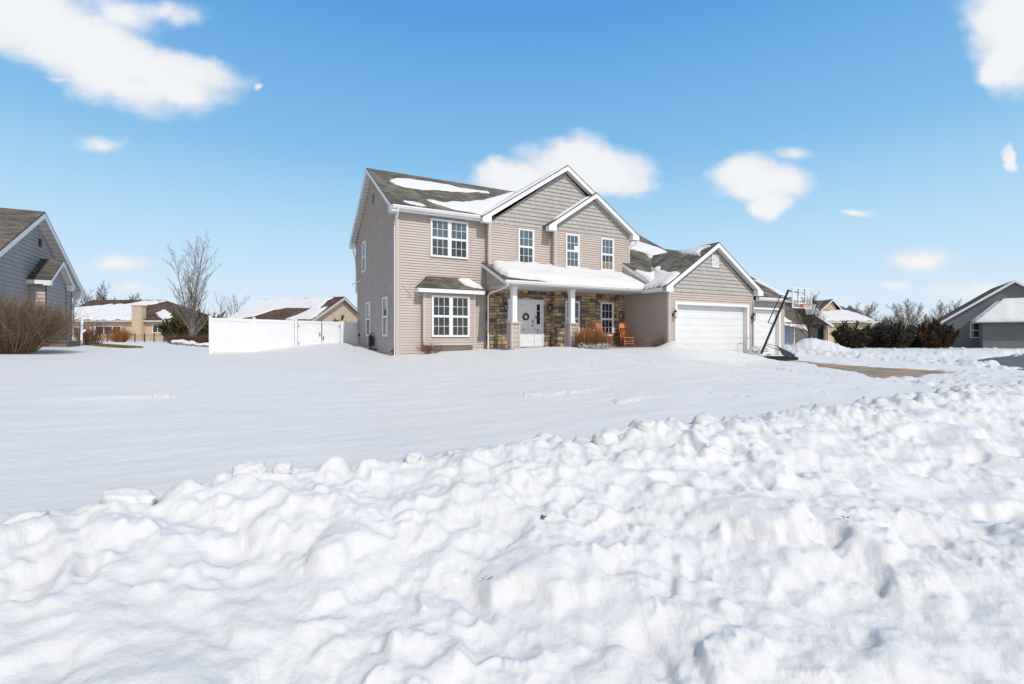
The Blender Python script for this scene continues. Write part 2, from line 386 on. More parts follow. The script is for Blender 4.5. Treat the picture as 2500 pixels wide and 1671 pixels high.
    tm = nd(nt, 'ShaderNodeMath', operation='ADD'); L(tn.outputs[0], tm.inputs[0]); L(ad.outputs[0], tm.inputs[1])
    L(tm.outputs[0], cr.inputs[0])
    cs = nd(nt, 'ShaderNodeVectorMath', operation='SCALE'); L(cr.outputs[0], cs.inputs[0]); cs.inputs['Scale'].default_value = 6.4
    mix = nd(nt, 'ShaderNodeMix', data_type='RGBA'); L(al.outputs[0], mix.inputs[0]); L(hs.outputs[2], mix.inputs[6]); L(cs.outputs[0], mix.inputs[7])
    L(mix.outputs[2], bg.inputs['Color'])
build_sky()
sc.view_settings.view_transform = 'Standard'; sc.view_settings.look = 'None'; sc.view_settings.gamma = 1; sc.view_settings.exposure = 0
sc.render.engine = 'CYCLES'
sc.cycles.use_denoising = True
try: sc.cycles.denoiser = 'OPENIMAGEDENOISE'
except Exception: pass
sc.cycles.max_bounces = 8; sc.cycles.diffuse_bounces = 4; sc.cycles.transparent_max_bounces = 12
# ------------------------------------------------------------------ terrain
STREET = np.array([(-60, -2.8, -1.83), (0, -2.8, -1.83), (12, -2.0, -1.78), (20, 1.5, -1.55), (27, 6.2, -1.36), (34, 9.6, -1.30), (50, 12.5, -1.3), (110, 15, -1.3)])
HOLE = [(21.0, 15.95), (22.7, 15.9), (22.4, 14.6), (21.87, 13.57), (21.61, 12.45), (21.65, 10.85), (22.34, 9.7), (22.99, 8.62), (22.7, 8.0), (21.86, 7.75), (20.39, 7.91), (18.5, 7.55), (17.5, 7.5),
        (17.19, 7.84), (17.83, 8.58), (18.69, 9.18), (19.08, 10.47), (20.35, 11.73), (20.99, 13.02), (21.05, 14.5)]
def drive_z(D): return -.98-.045*(15.8-D)
def poly_sd(x, y, poly):      # signed distance, positive inside
    d = np.full(np.shape(x), 1e9); ins = np.zeros(np.shape(x), bool)
    n = len(poly)
    for i in range(n):
        x0, y0 = poly[i]; x1, y1 = poly[(i+1) % n]
        ex, ey = x1-x0, y1-y0
        t = np.clip(((x-x0)*ex+(y-y0)*ey)/(ex*ex+ey*ey+1e-12), 0, 1)
        d = np.minimum(d, np.hypot(x-x0-t*ex, y-y0-t*ey))
        c = (y0 > y) != (y1 > y)
        ins ^= c & (x < (x1-x0)*(y-y0)/(y1-y0+1e-12)+x0)
    return np.where(ins, d, -d)
def street_dist(s, D):
    d = np.full(s.shape, 1e9); z = np.zeros(s.shape)
    for (a, b) in zip(STREET, STREET[1:]):
        ex, ey = b[0]-a[0], b[1]-a[1]
        t = np.clip(((s-a[0])*ex+(D-a[1])*ey)/(ex*ex+ey*ey), 0, 1)
        dd = np.hypot(s-a[0]-t*ex, D-a[1]-t*ey)
        m = dd < d
        d = np.where(m, dd, d); z = np.where(m, a[2]+t*(b[2]-a[2]), z)
    return d, z
FS = [-30, -10, -5, 0, 3.5, 5, 5.6, 6.5, 8, 9, 9.8, 11.5, 12.3, 13.5, 15.5, 16.4, 17, 18.5, 19.5, 20.5, 21.3, 21.8, 26, 34, 60]
FZ = [-.5, -.5, -.6, -.85, -.86, -.80, -.74, -.66, -.60, -.54, -.45, -.42, -.5, -.53, -.52, -.47, -.48, -.55, -.66, -.80, -.95, -1.0, -1.0, -1.0, -1.0]
GS = [-30, -9, -7, -4, -1.8, 0, 1.9, 3.4, 4.2, 4.9, 5.6, 30]
GZ = [-.4, -.35, -.35, -.55, -.82, -.76, -.52, -.36, -.33, -.42, -.6, -.8]
def bank_profile(s, D):
    w = D+.22*perlin(s*.45, s*0+3.3, 5)+.1*perlin(s*1.3, s*0+1.3, 9)
    p = np.interp(w, [-3, 0, .7, 1.5, 2.5, 3.2, 3.65, 3.95, 4.3, 4.9], [-1.84, -1.80, -1.68, -1.50, -1.27, -1.07, -1.0, -1.03, -1.15, -1.5])
    return p+.05*perlin(s*.6, D*.3, 12)-.055*sstep(1.5, -1.5, s)
def yard(s, D):
    Dh = np.interp(s, [-99, 16.2, 16.8, 99], [16.8, 16.8, 15.3, 15.3])
    Fz = np.interp(s, FS, FZ)
    t = np.clip((D-4.6)/(Dh-4.6), 0, 1)
    N = -1.19+.04*perlin(s*.2, D*.2, 3)
    N = N-.13*sstep(12, 17.5, s)
    lowr = sstep(13, 16.8, s)
    y = N+(Fz-N)*((.55*t+.45*sstep(0, 1, t))*(1-lowr)+sstep(10.8, 15.4, D)*lowr)
    Gz = np.interp(s, GS, GZ)
    tb = sstep(0, 1, np.clip((D-Dh-2)/(27.3-Dh-2), 0, 1))
    tb = np.where(s < 12, tb, tb*.4)
    y = y+(Gz-y)*tb
    far = sstep(30, 60, D)
    y = y*(1-far)+(-.55)*far
    return y
def hfun(s, D):
    h = yard(s, D)
    # wind packed ripples and shallow sastrugi
    near = 1/(1+np.maximum(D-12, 0)*.05)
    sw = s+.6*perlin(s*.25, D*.5, 41)
    rip = .014*fbm(sw*.35+D*.1, D*1.05, 3, 21)+.007*fbm(sw*.9, D*3.0, 3, 31)
    sas = .03*np.maximum(0, perlin(sw*.42, D*1.3, 51)-.25)
    h = h+(rip+sas)*near*sstep(3.8, 5.2, D)
    h = h+.10*np.exp(-((s-6)**2/14+(D-12.5)**2/5))*0
    h = h+.28*np.exp(-((s-16.35)**2/.30+(D-15.45)**2/.22))       # shovelled heap at the garage corner
    h = h+.10*np.exp(-((s-11)**2/5+(D-16.2)**2/.6))*0
    # driveway
    edge = np.interp(D, [5, 7, 9, 11, 13, 15.6], [19.5, 20.9, 20.4, 20.6, 21.4, 21.9])+.25*perlin(D*1.3, D*0+7.7, 61)
    onD = sstep(-.7, .25, s-edge)*sstep(27.6, 26.4, s)*sstep(17.2, 16.4, D)*sstep(3.5, 6.5, D)
    pack = drive_z(D)+.055+.018*fbm(s*1.2, D*2.2, 4, 71)
    h = h*(1-onD)+pack*onD
    # right bank of the driveway
    h = h+sstep(26.0, 27.2, s)*(.16*np.exp(-((s-27.5)/1.1)**2)+.06*fbm(s*.7, D*.7, 3, 81))*sstep(6.5, 9, D)*sstep(40, 30, D)
    h = h+1.0*np.exp(-(((s-32.6)/2.0)**2+((D-18.6)/1.3)**2))*(1+.2*fbm(s*.8, D*.8, 3, 83))     # ploughed heap in front of the cream house
    # roadside bank
    A = 1-sstep(13.5, 19, s)
    bp = bank_profile(s, D)+.075*fbm(s*1.05+.4*D, D*1.15, 4, 91)+.03*np.abs(fbm(s*2.4+D, D*2.0-s*.5, 3, 95))
    bp = np.where(A < 1, bp*A+(bp-.42)*(1-A), bp)
    k = .05
    d = np.clip(.5+.5*(h-bp)/k, 0, 1)
    yb = np.where(D > 4.2, h, -9.)
    d = np.clip(.5+.5*(yb-bp)/k, 0, 1)
    h2 = bp*(1-d)+yb*d+k*d*(1-d)
    h = np.where(D < 6.5, np.where(yb < -5, bp, h2), h)
    # street clearing
    sd, sz = street_dist(s, D)
    wd = np.where(s > 21, 1.7, 3.3)+.35*perlin(s*.7, D*.7, 87); on = sstep(wd, wd-.5, sd)
    h = h*(1-on)+(sz-.03)*on
    # hollow under the porch and the wet strip of driveway
    h = np.where((D > 17.06) & (D < 19.2) & (s > 9.0) & (s < 16.6), np.minimum(h, -.66), h)
    cov = (s > 15.5) & (s < 26.6) & (D > 6.6) & (D < 16.25)
    h = np.where(cov, np.maximum(h, drive_z(D)+.05+.015*perlin(s*1.1, D*1.9, 73)-np.maximum(0, 16.9-s)*.35), h)
    m = (s > 16) & (s < 24) & (D > 6.5) & (D < 17)
    if m.any():
        q = poly_sd(s[m], D[m], HOLE)+.13*fbm(s[m]*1.7, D[m]*1.7, 4, 101)
        w = sstep(-.10, .03, q)
        hm = h[m]; h[m] = hm*(1-w)+(drive_z(D[m])-.06)*w
    m = (D > 15.62) & (D < 17.5) & (s > 16.55) & (s < 25.5)
    h = np.where(m, np.minimum(h, -.97), h)
    return h
class Raster:
    def __init__(r, s0, s1, d0, d1, st):
        r.s0, r.d0, r.st = s0, d0, st
        r.s = np.arange(s0, s1, st); r.d = np.arange(d0, d1, st)
        r.S, r.D = np.meshgrid(r.s, r.d, indexing='ij')
        r.base = hfun(r.S, r.D); r.H = r.base.copy()
        wx = perlin(r.S*4.5, r.D*4.5, 201)+.6*perlin(r.S*11, r.D*11, 203); wy = perlin(r.S*4.5, r.D*4.5, 205)+.6*perlin(r.S*11, r.D*11, 207)
        r.wx, r.wy = wx, wy
    def stamp(r, cs, cd, a, b, rot, hh, p=2.6, sink=.35, tilt=(0, 0), warp=.25, k=.012):
        m = max(a, b)*1.35
        i0 = int((cs-m-r.s0)/r.st); i1 = int((cs+m-r.s0)/r.st)+1; j0 = int((cd-m-r.d0)/r.st); j1 = int((cd+m-r.d0)/r.st)+1
        if i0 < 0 or j0 < 0 or i1 > len(r.s) or j1 > len(r.d): return
        S = r.S[i0:i1, j0:j1]-cs; D = r.D[i0:i1, j0:j1]-cd
        wp = warp*min(a, b)
        S = S+wp*r.wx[i0:i1, j0:j1]; D = D+wp*r.wy[i0:i1, j0:j1]
        c, s_ = math.cos(rot), math.sin(rot)
        x = (S*c+D*s_)/a; y = (-S*s_+D*c)/b
        q = (np.abs(x)**p+np.abs(y)**p)
        cap = hh*np.sqrt(np.clip(1-q, 0, 1))
        H = r.H[i0:i1, j0:j1]
        ci, cj = H.shape[0]//2, H.shape[1]//2; z0 = r.base[i0+ci, j0+cj]+.45*(H[ci, cj]-r.base[i0+ci, j0+cj])-sink*hh
        z = np.where(q < 1, z0+cap+tilt[0]*S+tilt[1]*D, -9)
        d = np.clip(.5+.5*(z-H)/k, 0, 1)
        r.H[i0:i1, j0:j1] = np.where(z > -5, H*(1-d)+z*d+k*d*(1-d), H)
    def pit(r, cs, cd, a, b, rot, dp):
        m = max(a, b)*1.3
        i0 = int((cs-m-r.s0)/r.st); i1 = int((cs+m-r.s0)/r.st)+1; j0 = int((cd-m-r.d0)/r.st); j1 = int((cd+m-r.d0)/r.st)+1
        if i0 < 0 or j0 < 0 or i1 > len(r.s) or j1 > len(r.d): return
        S = r.S[i0:i1, j0:j1]-cs+.02*r.wx[i0:i1, j0:j1]; D = r.D[i0:i1, j0:j1]-cd+.02*r.wy[i0:i1, j0:j1]
        c, s_ = math.cos(rot), math.sin(rot)
        q = ((S*c+D*s_)/a)**2+((-S*s_+D*c)/b)**2
        r.H[i0:i1, j0:j1] -= dp*sstep(1.1, .6, q)
    def blur(r, n):
        for _ in range(n):
            H = r.H
            for ax in (0, 1):
                Hn = np.roll(H, 1, ax); Hp = np.roll(H, -1, ax)
                if ax == 0: Hn[0] = H[0]; Hp[-1] = H[-1]
                else: Hn[:, 0] = H[:, 0]; Hp[:, -1] = H[:, -1]
                H = .25*Hn+.5*H+.25*Hp
            r.H = H
    def finish(r): r.dl = r.H-r.base
    def sample(r, s, D):
        x = (s-r.s0)/r.st; y = (D-r.d0)/r.st
        ok = (x > 1) & (y > 1) & (x < len(r.s)-2) & (y < len(r.d)-2)
        x = np.clip(x, 0, len(r.s)-2.001); y = np.clip(y, 0, len(r.d)-2.001)
        i = x.astype(int); j = y.astype(int); fx = x-i; fy = y-j
        v = (r.dl[i, j]*(1-fx)+r.dl[i+1, j]*fx)*(1-fy)+(r.dl[i, j+1]*(1-fx)+r.dl[i+1, j+1]*fx)*fy
        e = np.minimum(np.minimum(x, len(r.s)-2-x), np.minimum(y, len(r.d)-2-y))
        return np.where(ok, v*np.clip(e/15, 0, 1), 0)
rr = random.Random(11)
BK = Raster(-9, 27, -.6, 9.0, .016)
def bank_chunks():
    jobs = []
    for k in range(230):                       # broad slabs and shallow ridges of the ploughed face
        s = rr.uniform(-6, 20); D = rr.uniform(.2, 3.3); a = rr.uniform(.16, .50); b = a*rr.uniform(.28, .7)
        jobs.append((s, D, a, b, rr.gauss(.25, .5), b*rr.uniform(.22, .42), rr.uniform(2., 2.8), .5, (rr.gauss(0, .08), rr.gauss(.06, .1)), .35, .035))
    for k in range(800):
        s = rr.uniform(-7, 20); D = 3.75-abs(rr.gauss(0, 1.2)); a = rr.uniform(.04, .13); b = a*rr.uniform(.45, .95)
        if D < .1 or (D < 2.7 and rr.random() < .5): continue
        jobs.append((s, D, a, b, rr.uniform(0, 3.14), b*rr.uniform(.22, .5), rr.uniform(2.0, 3.4), .45, (rr.gauss(0, .16), rr.gauss(.05, .16)), .3, .016))
    for k in range(1100):                       # crest
        s = rr.uniform(-7, 20); D = 3.66+rr.gauss(0, .26); a = abs(rr.gauss(.05, .035))+.018; b = a*rr.uniform(.6, 1)
        jobs.append((s, D, a, b, rr.uniform(0, 3.14), a*rr.uniform(.4, .85), rr.uniform(2.2, 4.), .3, (rr.gauss(0, .25), rr.gauss(0, .25)), .25, .008))
    rr.shuffle(jobs); jobs.sort(key=lambda j: -j[2]+rr.gauss(0, .05))
    for j in jobs: BK.stamp(*j)
    for k in range(6500):                      # crumbs
        s = rr.uniform(-6, 18); D = 3.75-abs(rr.gauss(0, 1.25))+rr.gauss(0, .12); a = .016+.05*rr.random()**2.6
        if perlin(np.array([s*.9]), np.array([D*1.1]), 421)[0] < -.05 and D < 3.1: continue
        if D < .1: continue
        BK.stamp(s, D, a, a*rr.uniform(.5, 1), rr.uniform(0, 3), a*rr.uniform(.3, .8), rr.uniform(2, 5), .3, (rr.gauss(0, .3), rr.gauss(0, .3)), .25, .004)
    for k in range(230):
        s = rr.uniform(-4, 15); D = rr.uniform(.4, 3.5); a = .05+.22*rr.random()**2
        BK.pit(s, D, a, a*rr.uniform(.35, .8), rr.uniform(0, 3), rr.uniform(.015, .06))
    for k in range(420):                       # rough trodden snow by the driveway mouth
        s = rr.uniform(13, 26); D = rr.uniform(3.6, 7.6)
        if s-12 < (D-3.6)*1.1: continue
        a = abs(rr.gauss(.08, .06))+.03
        BK.stamp(s, D, a, a*rr.uniform(.5, .9), rr.uniform(0, 3), a*rr.uniform(.3, .6), 2.6, .3, (rr.gauss(0, .2), rr.gauss(0, .2)))
    BK.blur(2)
    on = sstep(4.4, 3.9, BK.D)
    wx, wy = .25*BK.wx, .25*BK.wy
    rid = 1-np.abs(perlin(BK.S*2.2+.9*BK.D+wx, BK.D*3.0-.6*BK.S+wy, 405)); rid2 = 1-np.abs(perlin(BK.S*5.5+wx, BK.D*6.5+wy, 407))
    msk = sstep(-.25, .45, fbm(BK.S*.8, BK.D*.9, 3, 411)+.25*sstep(2.2, 3.4, BK.D))
    BK.H += on*((.010+.026*msk)*(rid**3-.4)+.010*msk*(rid2**3-.4)+(.006+.007*msk)*fbm(BK.S*7, BK.D*7.5, 5, 401, .6))
    BK.finish()
bank_chunks()
LW = Raster(-7, 20, 5.2, 16.6, .035)
def lawn_marks():                              # faint tracks, crust edges and crumbs on the open lawn
    for k in range(900):
        s = rr.uniform(6, 19.5); D = rr.uniform(5.4, 13.2)
        if rr.random() > ((s-5)/14)**1.5*1.1: continue
        a = rr.uniform(.05, .13)
        if rr.random() < .6: LW.pit(s, D, a, a*.6, rr.uniform(0, 3), rr.uniform(.01, .035))
        else: LW.stamp(s, D, a*.7, a*.5, rr.uniform(0, 3), rr.uniform(.015, .05), 2.6, .3)
    for k in range(7):                        # wind scoured steps
        s = rr.uniform(-5, 17); D = rr.uniform(6.5, 13); a = rr.uniform(.5, 1.8)
        LW.stamp(s, D, a, a*rr.uniform(.12, .3), rr.gauss(.25, .3), rr.uniform(.012, .03), 2.0, .4, (0, 0), .5, .03)
    LW.finish()
lawn_marks()
RB = Raster(15.5, 62, 5.5, 33, .045)
def far_chunks():
    for k in range(2600):
        t = rr.random()
        if t < .5: s = 27.4+rr.gauss(0, .8); D = rr.uniform(7.5, 32)
        elif t < .95: s = rr.uniform(26, 58); D = rr.uniform(9.5, 19)+(s-27)*.16
        else: s = rr.gauss(32.6, 2); D = rr.gauss(18.4, 1.2)
        a = abs(rr.gauss(.07, .07))+.04
        RB.stamp(s, D, a, a*rr.uniform(.5, .95), rr.uniform(0, 3), a*rr.uniform(.4, .8), 2.8, .3, (rr.gauss(0, .25), rr.gauss(0, .25)))
    for k in range(90):                        # crumbs dropped along the edge of the wet strip and on the packed snow
        s = rr.uniform(17, 26); D = rr.uniform(6.5, 14); a = rr.uniform(.06, .14)
        if poly_sd(np.array([s]), np.array([D]), HOLE)[0] > -.2: continue
        RB.stamp(s, D, a, a*.7, rr.uniform(0, 3), a*.5, 2.6, .3)
    RB.finish()
far_chunks()
def ground_h(s, D):
    s = np.atleast_1d(np.asarray(s, float)); D = np.atleast_1d(np.asarray(D, float))
    return hfun(s, D)+LW.sample(s, D)+np.maximum(BK.sample(s, D), -1)+RB.sample(s, D)*(~((s > 15.4) & (s < 26) & (D < 6.4)))
def gz(s, D): return float(ground_h(s, D)[0])
def build_ground():
    az = np.concatenate([np.linspace(-math.pi, -1.16, 60, endpoint=False), np.linspace(-1.16, -.86, 90, endpoint=False), np.linspace(-.86, .86, 1060, endpoint=False), np.linspace(.86, 1.16, 90, endpoint=False), np.linspace(1.16, math.pi, 61)])
    r = [.12, .4, .8]
    while r[-1] < 700:
        x = r[-1]; r.append(x*(1.0052 if 1.1 < x < 5.5 else 1.0065 if x < 12 else 1.008 if x < 32 else 1.03 if x > 1.1 else 1.05) if x >= .8 else 0)
    r = np.array(r)
    A, Rr = np.meshgrid(az, r, indexing='ij')
    X = np.sin(A)*Rr; Y = np.cos(A)*Rr
    s, D = SD(X, Y)
    Z = ground_h(s.ravel(), D.ravel()).reshape(s.shape)
    back = D < -1
    Z = np.where(back & (street_dist(s, D)[0] > 3.2), np.minimum(-1.6, Z+.25), Z)
    V = np.stack([X, Y, Z+CAMZ], -1).reshape(-1, 3)
    n, mm = A.shape
    I = np.arange(n*mm).reshape(n, mm)
    Fq = np.stack([I[:-1, :-1], I[1:, :-1], I[1:, 1:], I[:-1, 1:]], -1).reshape(-1, 4)[:, ::-1]
    o = np_mesh('ground', V, Fq, 'snow')
    tag(o, 'snow covered yard with a rough ploughed bank in the foreground', 'snowy ground', kind='structure')
build_ground()
def build_drive():
    b = MB()
    P = [(16.9, 7.2), (23.6, 7.2), (26.2, 9.5), (26.2, 16.15), (22.0, 16.35), (16.9, 16.15)]
    b.poly([W(s, D, drive_z(D)) for s, D in P])
    tag(b.build('driveway', 'concrete'), 'wet brown concrete driveway showing through the snow', 'driveway', kind='structure')
    b = MB(); pts = []
    for k in range(len(STREET)):
        a = STREET[max(k-1, 0)]; c = STREET[min(k+1, len(STREET)-1)]
        t = Vector((c[0]-a[0], c[1]-a[1])).normalized(); n = Vector((-t.y, t.x))
        q = STREET[k]; pts.append((W(q[0]+n.x*3.2, q[1]+n.y*3.2, q[2]), W(q[0]-n.x*3.2, q[1]-n.y*3.2, q[2])))
    for p, q in zip(pts, pts[1:]): b.poly([p[0], p[1], q[1], q[0]])
    tag(b.build('street', 'asphalt'), 'damp gray asphalt street beside the snow bank', 'street', kind='structure')
build_drive()
# loose blocks lying on the crest
def snow_block(s, D, rx, ry, rz, seed, label):
    import bmesh
    bm = bmesh.new(); bmesh.ops.create_icosphere(bm, subdivisions=4, radius=1)
    rg = random.Random(seed); o1 = Vector((rg.uniform(-9, 9), rg.uniform(-9, 9), rg.uniform(-9, 9)))
    from mathutils import noise
    for v in bm.verts:
        p = v.co.copy(); q = Vector([math.copysign(abs(c)**.72, c) for c in p])
        n = noise.fractal(p*1.3+o1, 1, 2, 4)*.22+noise.noise(p*4+o1)*.05
        q = q*(1+n); v.co = (q.x*rx, q.y*ry, q.z*rz)
    me = bpy.data.meshes.new('snow_block'); bm.to_mesh(me); bm.free()
    me.polygons.foreach_set('use_smooth', [True]*len(me.polygons)); me.materials.append(M['snow'])
    o = bpy.data.objects.new('snow_block', me); COL.objects.link(o)
    o.location = W(s, D, gz(s, D)+rz*.12); o.rotation_euler = (rg.uniform(-.15, .15), rg.uniform(-.15, .15), YAW+rg.uniform(-.4, .4))
    tag(o, label, 'snow block', 'loose snow blocks on the crest of the bank')
def px_at(px, D): # s of image column px at distance D
    k = (px-1250)/1179; return D*(CY*k+SY)/(CY-SY*k)
for (px, D, rx, ry, rz, lb) in (
    (62, 3.72, .10, .08, .055, 'rounded snow block at the far left end of the bank crest'),
    (312, 3.7, .15, .10, .085, 'largest flat topped snow block on the left part of the bank crest'),
    (612, 3.75, .10, .08, .09, 'peaked snow block left of the middle of the bank crest'),
    (690, 3.72, .06, .05, .05, 'small low snow block right beside the peaked block'),
    (1008, 3.7, .06, .05, .07, 'small upright snow lump alone near the middle of the crest'),
    (1478, 3.70, .12, .09, .10, 'pointed snow block standing up below the tan house porch'),
    (1575, 3.72, .11, .09, .07, 'low snow block just right of the pointed block'),
    (1715, 3.68, .10, .08, .05, 'snow block on the crest below the big garage door'),
    (2362, 4.1, .22, .17, .13, 'big snow boulder at the right end of the bank crest')):
    snow_block(px_at(px, D), D, rx, ry, rz, int(px), lb)

# ------------------------------------------------------------------ shared building helpers
class Bld:
    """a building: an Empty at its base; parts are meshes in the building's own frame"""
    def __init__(s, name, loc, rz, label, cat, off=(0, 0, 0), group=None):
        s.root = empty(name, loc, rz, label, cat, group); s.off = off
    def mb(s): return MB(s.off)
def FRONT(D): return lambda a, h, n: (a, D-n, h)       # wall facing the street: a along, h up, n out
def SIDEL(S): return lambda a, h, n: (S-n, a, h)       # wall facing -s
def SIDER(S): return lambda a, h, n: (S+n, a, h)       # wall facing +s
def interp_b(bounds, h):
    hs = [b[0] for b in bounds]
    return np.interp(h, hs, [b[1] for b in bounds]), np.interp(h, hs, [b[2] for b in bounds])
def siding(b, P, bounds, e=.108, n1=.034, n0=.004):
    """lap siding between height stations bounds = [(h, a0, a1), ...]; every course is a slanted board with a lip"""
    h = bounds[0][0]; top = bounds[-1][0]
    brk = sorted(x[0] for x in bounds)
    while h < top-1e-4:
        h2 = min(h+e, top)
        cuts = [h]+[x for x in brk if h+1e-4 < x < h2-1e-4]+[h2]
        for u, v in zip(cuts, cuts[1:]):
            a0, a1 = interp_b(bounds, u+1e-6); c0, c1 = interp_b(bounds, v-1e-6)
            nu = n1+(n0-n1)*(u-h)/e; nv = n1+(n0-n1)*(v-h)/e
            if a1-a0 > .001 or c1-c0 > .001: b.poly([P(a0, u, nu), P(a1, u, nu), P(c1, v, nv), P(c0, v, nv)])
        a0, a1 = interp_b(bounds, h+1e-6)
        b.poly([P(a0, h, n0-.003), P(a1, h, n0-.003), P(a1, h, n1), P(a0, h, n1)])
        h = h2
def shakes(b, P, bounds, base, e=.178, seed=1):
    rg = random.Random(seed)
    h = bounds[0][0]; top = bounds[-1][0]
    while h < top-1e-4:
        h2 = min(h+e, top)
        a0, a1 = interp_b(bounds, h+1e-6); c0, c1 = interp_b(bounds, h2-1e-6)
        A0, A1 = min(a0, c0), max(a1, c1)
        b.poly([P(a0, h, .002), P(a1, h, .002), P(c1, h2, .002), P(c0, h2, .002)], col=[x*.45 for x in base])
        a = a0
        while a < a1-.01:
            w = rg.choice((.09, .12, .15, .18, .21)); x2 = min(a+w, a1)
            j = rg.uniform(-.007, .004); nn = .045+rg.uniform(-.005, .005); g = .0012
            k = rg.uniform(.95, 1.05); col = [x*k for x in base]
            xa, xb = a+g, x2-g
            ta, tb = max(xa, c0), min(xb, c1)
            if tb < ta: 
                m_ = min(max((xa+xb)/2, c0), c1); ta = tb = m_
            b.poly([P(xa, h+j, nn), P(xb, h+j, nn), P(tb, h2, .010), P(ta, h2, .010)], col=col)
            b.poly([P(xa, h+j, .003), P(xb, h+j, .003), P(xb, h+j, nn), P(xa, h+j, nn)], col=col)
            a = x2
        h = h2
def window(bl, P, a0, a1, h0, h1, units=1, n=.032, grid=(3, 2), lower_screen=True, trim=.06, glass='glass', low='screen', railed=True):
    fr = bl.mb(); t = trim; d = n+.055
    fr.box(P, a0, a1, h1-t, h1, n-.02, d); fr.box(P, a0, a1, h0, h0+t, n-.02, d)
    fr.box(P, a0, a0+t, h0+t, h1-t, n-.02, d); fr.box(P, a1-t, a1, h0+t, h1-t, n-.02, d)
    w = (a1-a0-2*t); us = []
    mull = .11
    uw = (w-(units-1)*mull)/units
    for k in range(units):
        u0 = a0+t+k*(uw+mull); us.append((u0, u0+uw))
        if k: fr.box(P, u0-mull, u0, h0+t, h1-t, n-.02, d-.004)
    hm = (h0+h1)/2
    if railed:
        for u0, u1 in us: fr.box(P, u0, u1, hm-.028, hm+.028, n-.02, d-.012)
    s_ = .028
    for u0, u1 in us:      # sash stiles
        for q0, q1 in ((h0+t, hm-.028), (hm+.028, h1-t)) if railed else ((h0+t, h1-t),):
            fr.box(P, u0, u0+s_, q0, q1, n-.018, d-.02); fr.box(P, u1-s_, u1, q0, q1, n-.018, d-.02)
            fr.box(P, u0+s_, u1-s_, q1-s_*.7, q1, n-.018, d-.02); fr.box(P, u0+s_, u1-s_, q0, q0+s_*.7, n-.018, d-.02)
    f = fr.build('window', 'white', bl.root)
    up = bl.mb(); lo = bl.mb(); g = bl.mb()
    for u0, u1 in us:
        if railed:
            up.box(P, u0+s_, u1-s_, hm+.03, h1-t-.01, n-.016, n+.012); lo.box(P, u0+s_, u1-s_, h0+t+.01, hm-.03, n-.017, n+.006)
            rows = ((h0+t, hm-.028), (hm+.028, h1-t))
        else:
            up.box(P, u0+s_, u1-s_, h0+t, h1-t, n-.016, n+.012); rows = ((h0+t, h1-t),)
        if grid:
            for q0, q1 in rows:
                for i in range(1, grid[0]):
                    x = u0+(u1-u0)*i/grid[0]; g.box(P, x-.009, x+.009, q0+.02, q1-.02, n, n+.020)
                for j in range(1, grid[1]):
                    y = q0+(q1-q0)*j/grid[1]
                    for i in range(grid[0]):
                        x0 = u0+(u1-u0)*i/grid[0]+.0095; x1 = u0+(u1-u0)*(i+1)/grid[0]-.0095
                        if i == 0: x0 = u0+.012
                        if i == grid[0]-1: x1 = u1-.012
                        g.box(P, x0, x1, y-.009, y+.009, n, n+.018)
    up.build('pane', glass, f)
    if railed: lo.build('pane', low if lower_screen else glass, f)
    if grid: g.build('grille', 'white', f)
    return f
def roof_poly(b, pts, th=.05, along=(1, 0, 0), up=(0, 1, 0)):
    """a sloped roof slab; uv in metres along the eave and up the slope"""
    A = Vector(along).normalized(); p0 = Vector(pts[0])
    V = [Vector(p) for p in pts]
    nrm = (V[1]-V[0]).cross(V[2]-V[0]).normalized()
    if nrm.z < 0: V = V[::-1]; nrm = -nrm
    A = (A-nrm*A.dot(nrm)).normalized(); U = nrm.cross(A)
    uv = [((v-p0).dot(A), (v-p0).dot(U)) for v in V]
    b.poly([tuple(v) for v in V], uv)
    B = [v-Vector((0, 0, th)) for v in V]
    b.poly([tuple(v) for v in B[::-1]], [(0, 0)]*len(B))
    for k in range(len(V)):
        j = (k+1) % len(V)
        b.poly([tuple(V[k]), tuple(B[k]), tuple(B[j]), tuple(V[j])], [(.15, .06), (.15, .07), (.16, .07), (.16, .06)])
def snow_patch(name, label, group, plane, poly, th, loc, rz, off, res=.05, edge=.22, nz=.10, seed=0, sharp=.5, m='roofsnow', fade=None):
    """a slab of snow on the plane z = a + b*x + c*y, its outline poly in (x, y) of the building frame"""
    a, bx, cy = plane
    xs = [p[0] for p in poly]; ys = [p[1] for p in poly]
    X = np.arange(min(xs)-.15, max(xs)+.15+res, res); Y = np.arange(min(ys)-.15, max(ys)+.15+res, res)
    GX, GY = np.meshgrid(X, Y, indexing='ij')
    sd = poly_sd(GX, GY, poly)+nz*fbm(GX*1.6, GY*1.6, 4, 300+seed)+nz*.35*fbm(GX*7, GY*7, 2, 330+seed)
    t = np.clip(sd/edge, 0, 1)**sharp*th*(1+.25*fbm(GX*.9, GY*.9, 3, 350+seed))
    nl = math.sqrt(1+bx*bx+cy*cy)
    base = a+bx*GX+cy*GY
    keep = sd > 0
    VX = GX-bx/nl*t*.6; VY = GY-cy/nl*t*.6; VZ = base+t/nl+np.where(t > 0, .012, -.02)
    n, mm = GX.shape; I = np.arange(n*mm).reshape(n, mm)
    fk = keep[:-1, :-1] | keep[1:, :-1] | keep[1:, 1:] | keep[:-1, 1:]
    Fq = np.stack([I[:-1, :-1][fk], I[1:, :-1][fk], I[1:, 1:][fk], I[:-1, 1:][fk]], -1)
    if not len(Fq): return
    used = np.unique(Fq); mp = np.zeros(n*mm, int); mp[used] = np.arange(len(used))
    V = np.stack([VX-off[0], VY-off[1], VZ-off[2]], -1).reshape(-1, 3)[used]
    o = np_mesh(name, V, mp[Fq], m); o.location = loc; o.rotation_euler = (0, 0, rz)
    return tag(o, label, 'roof snow', group)

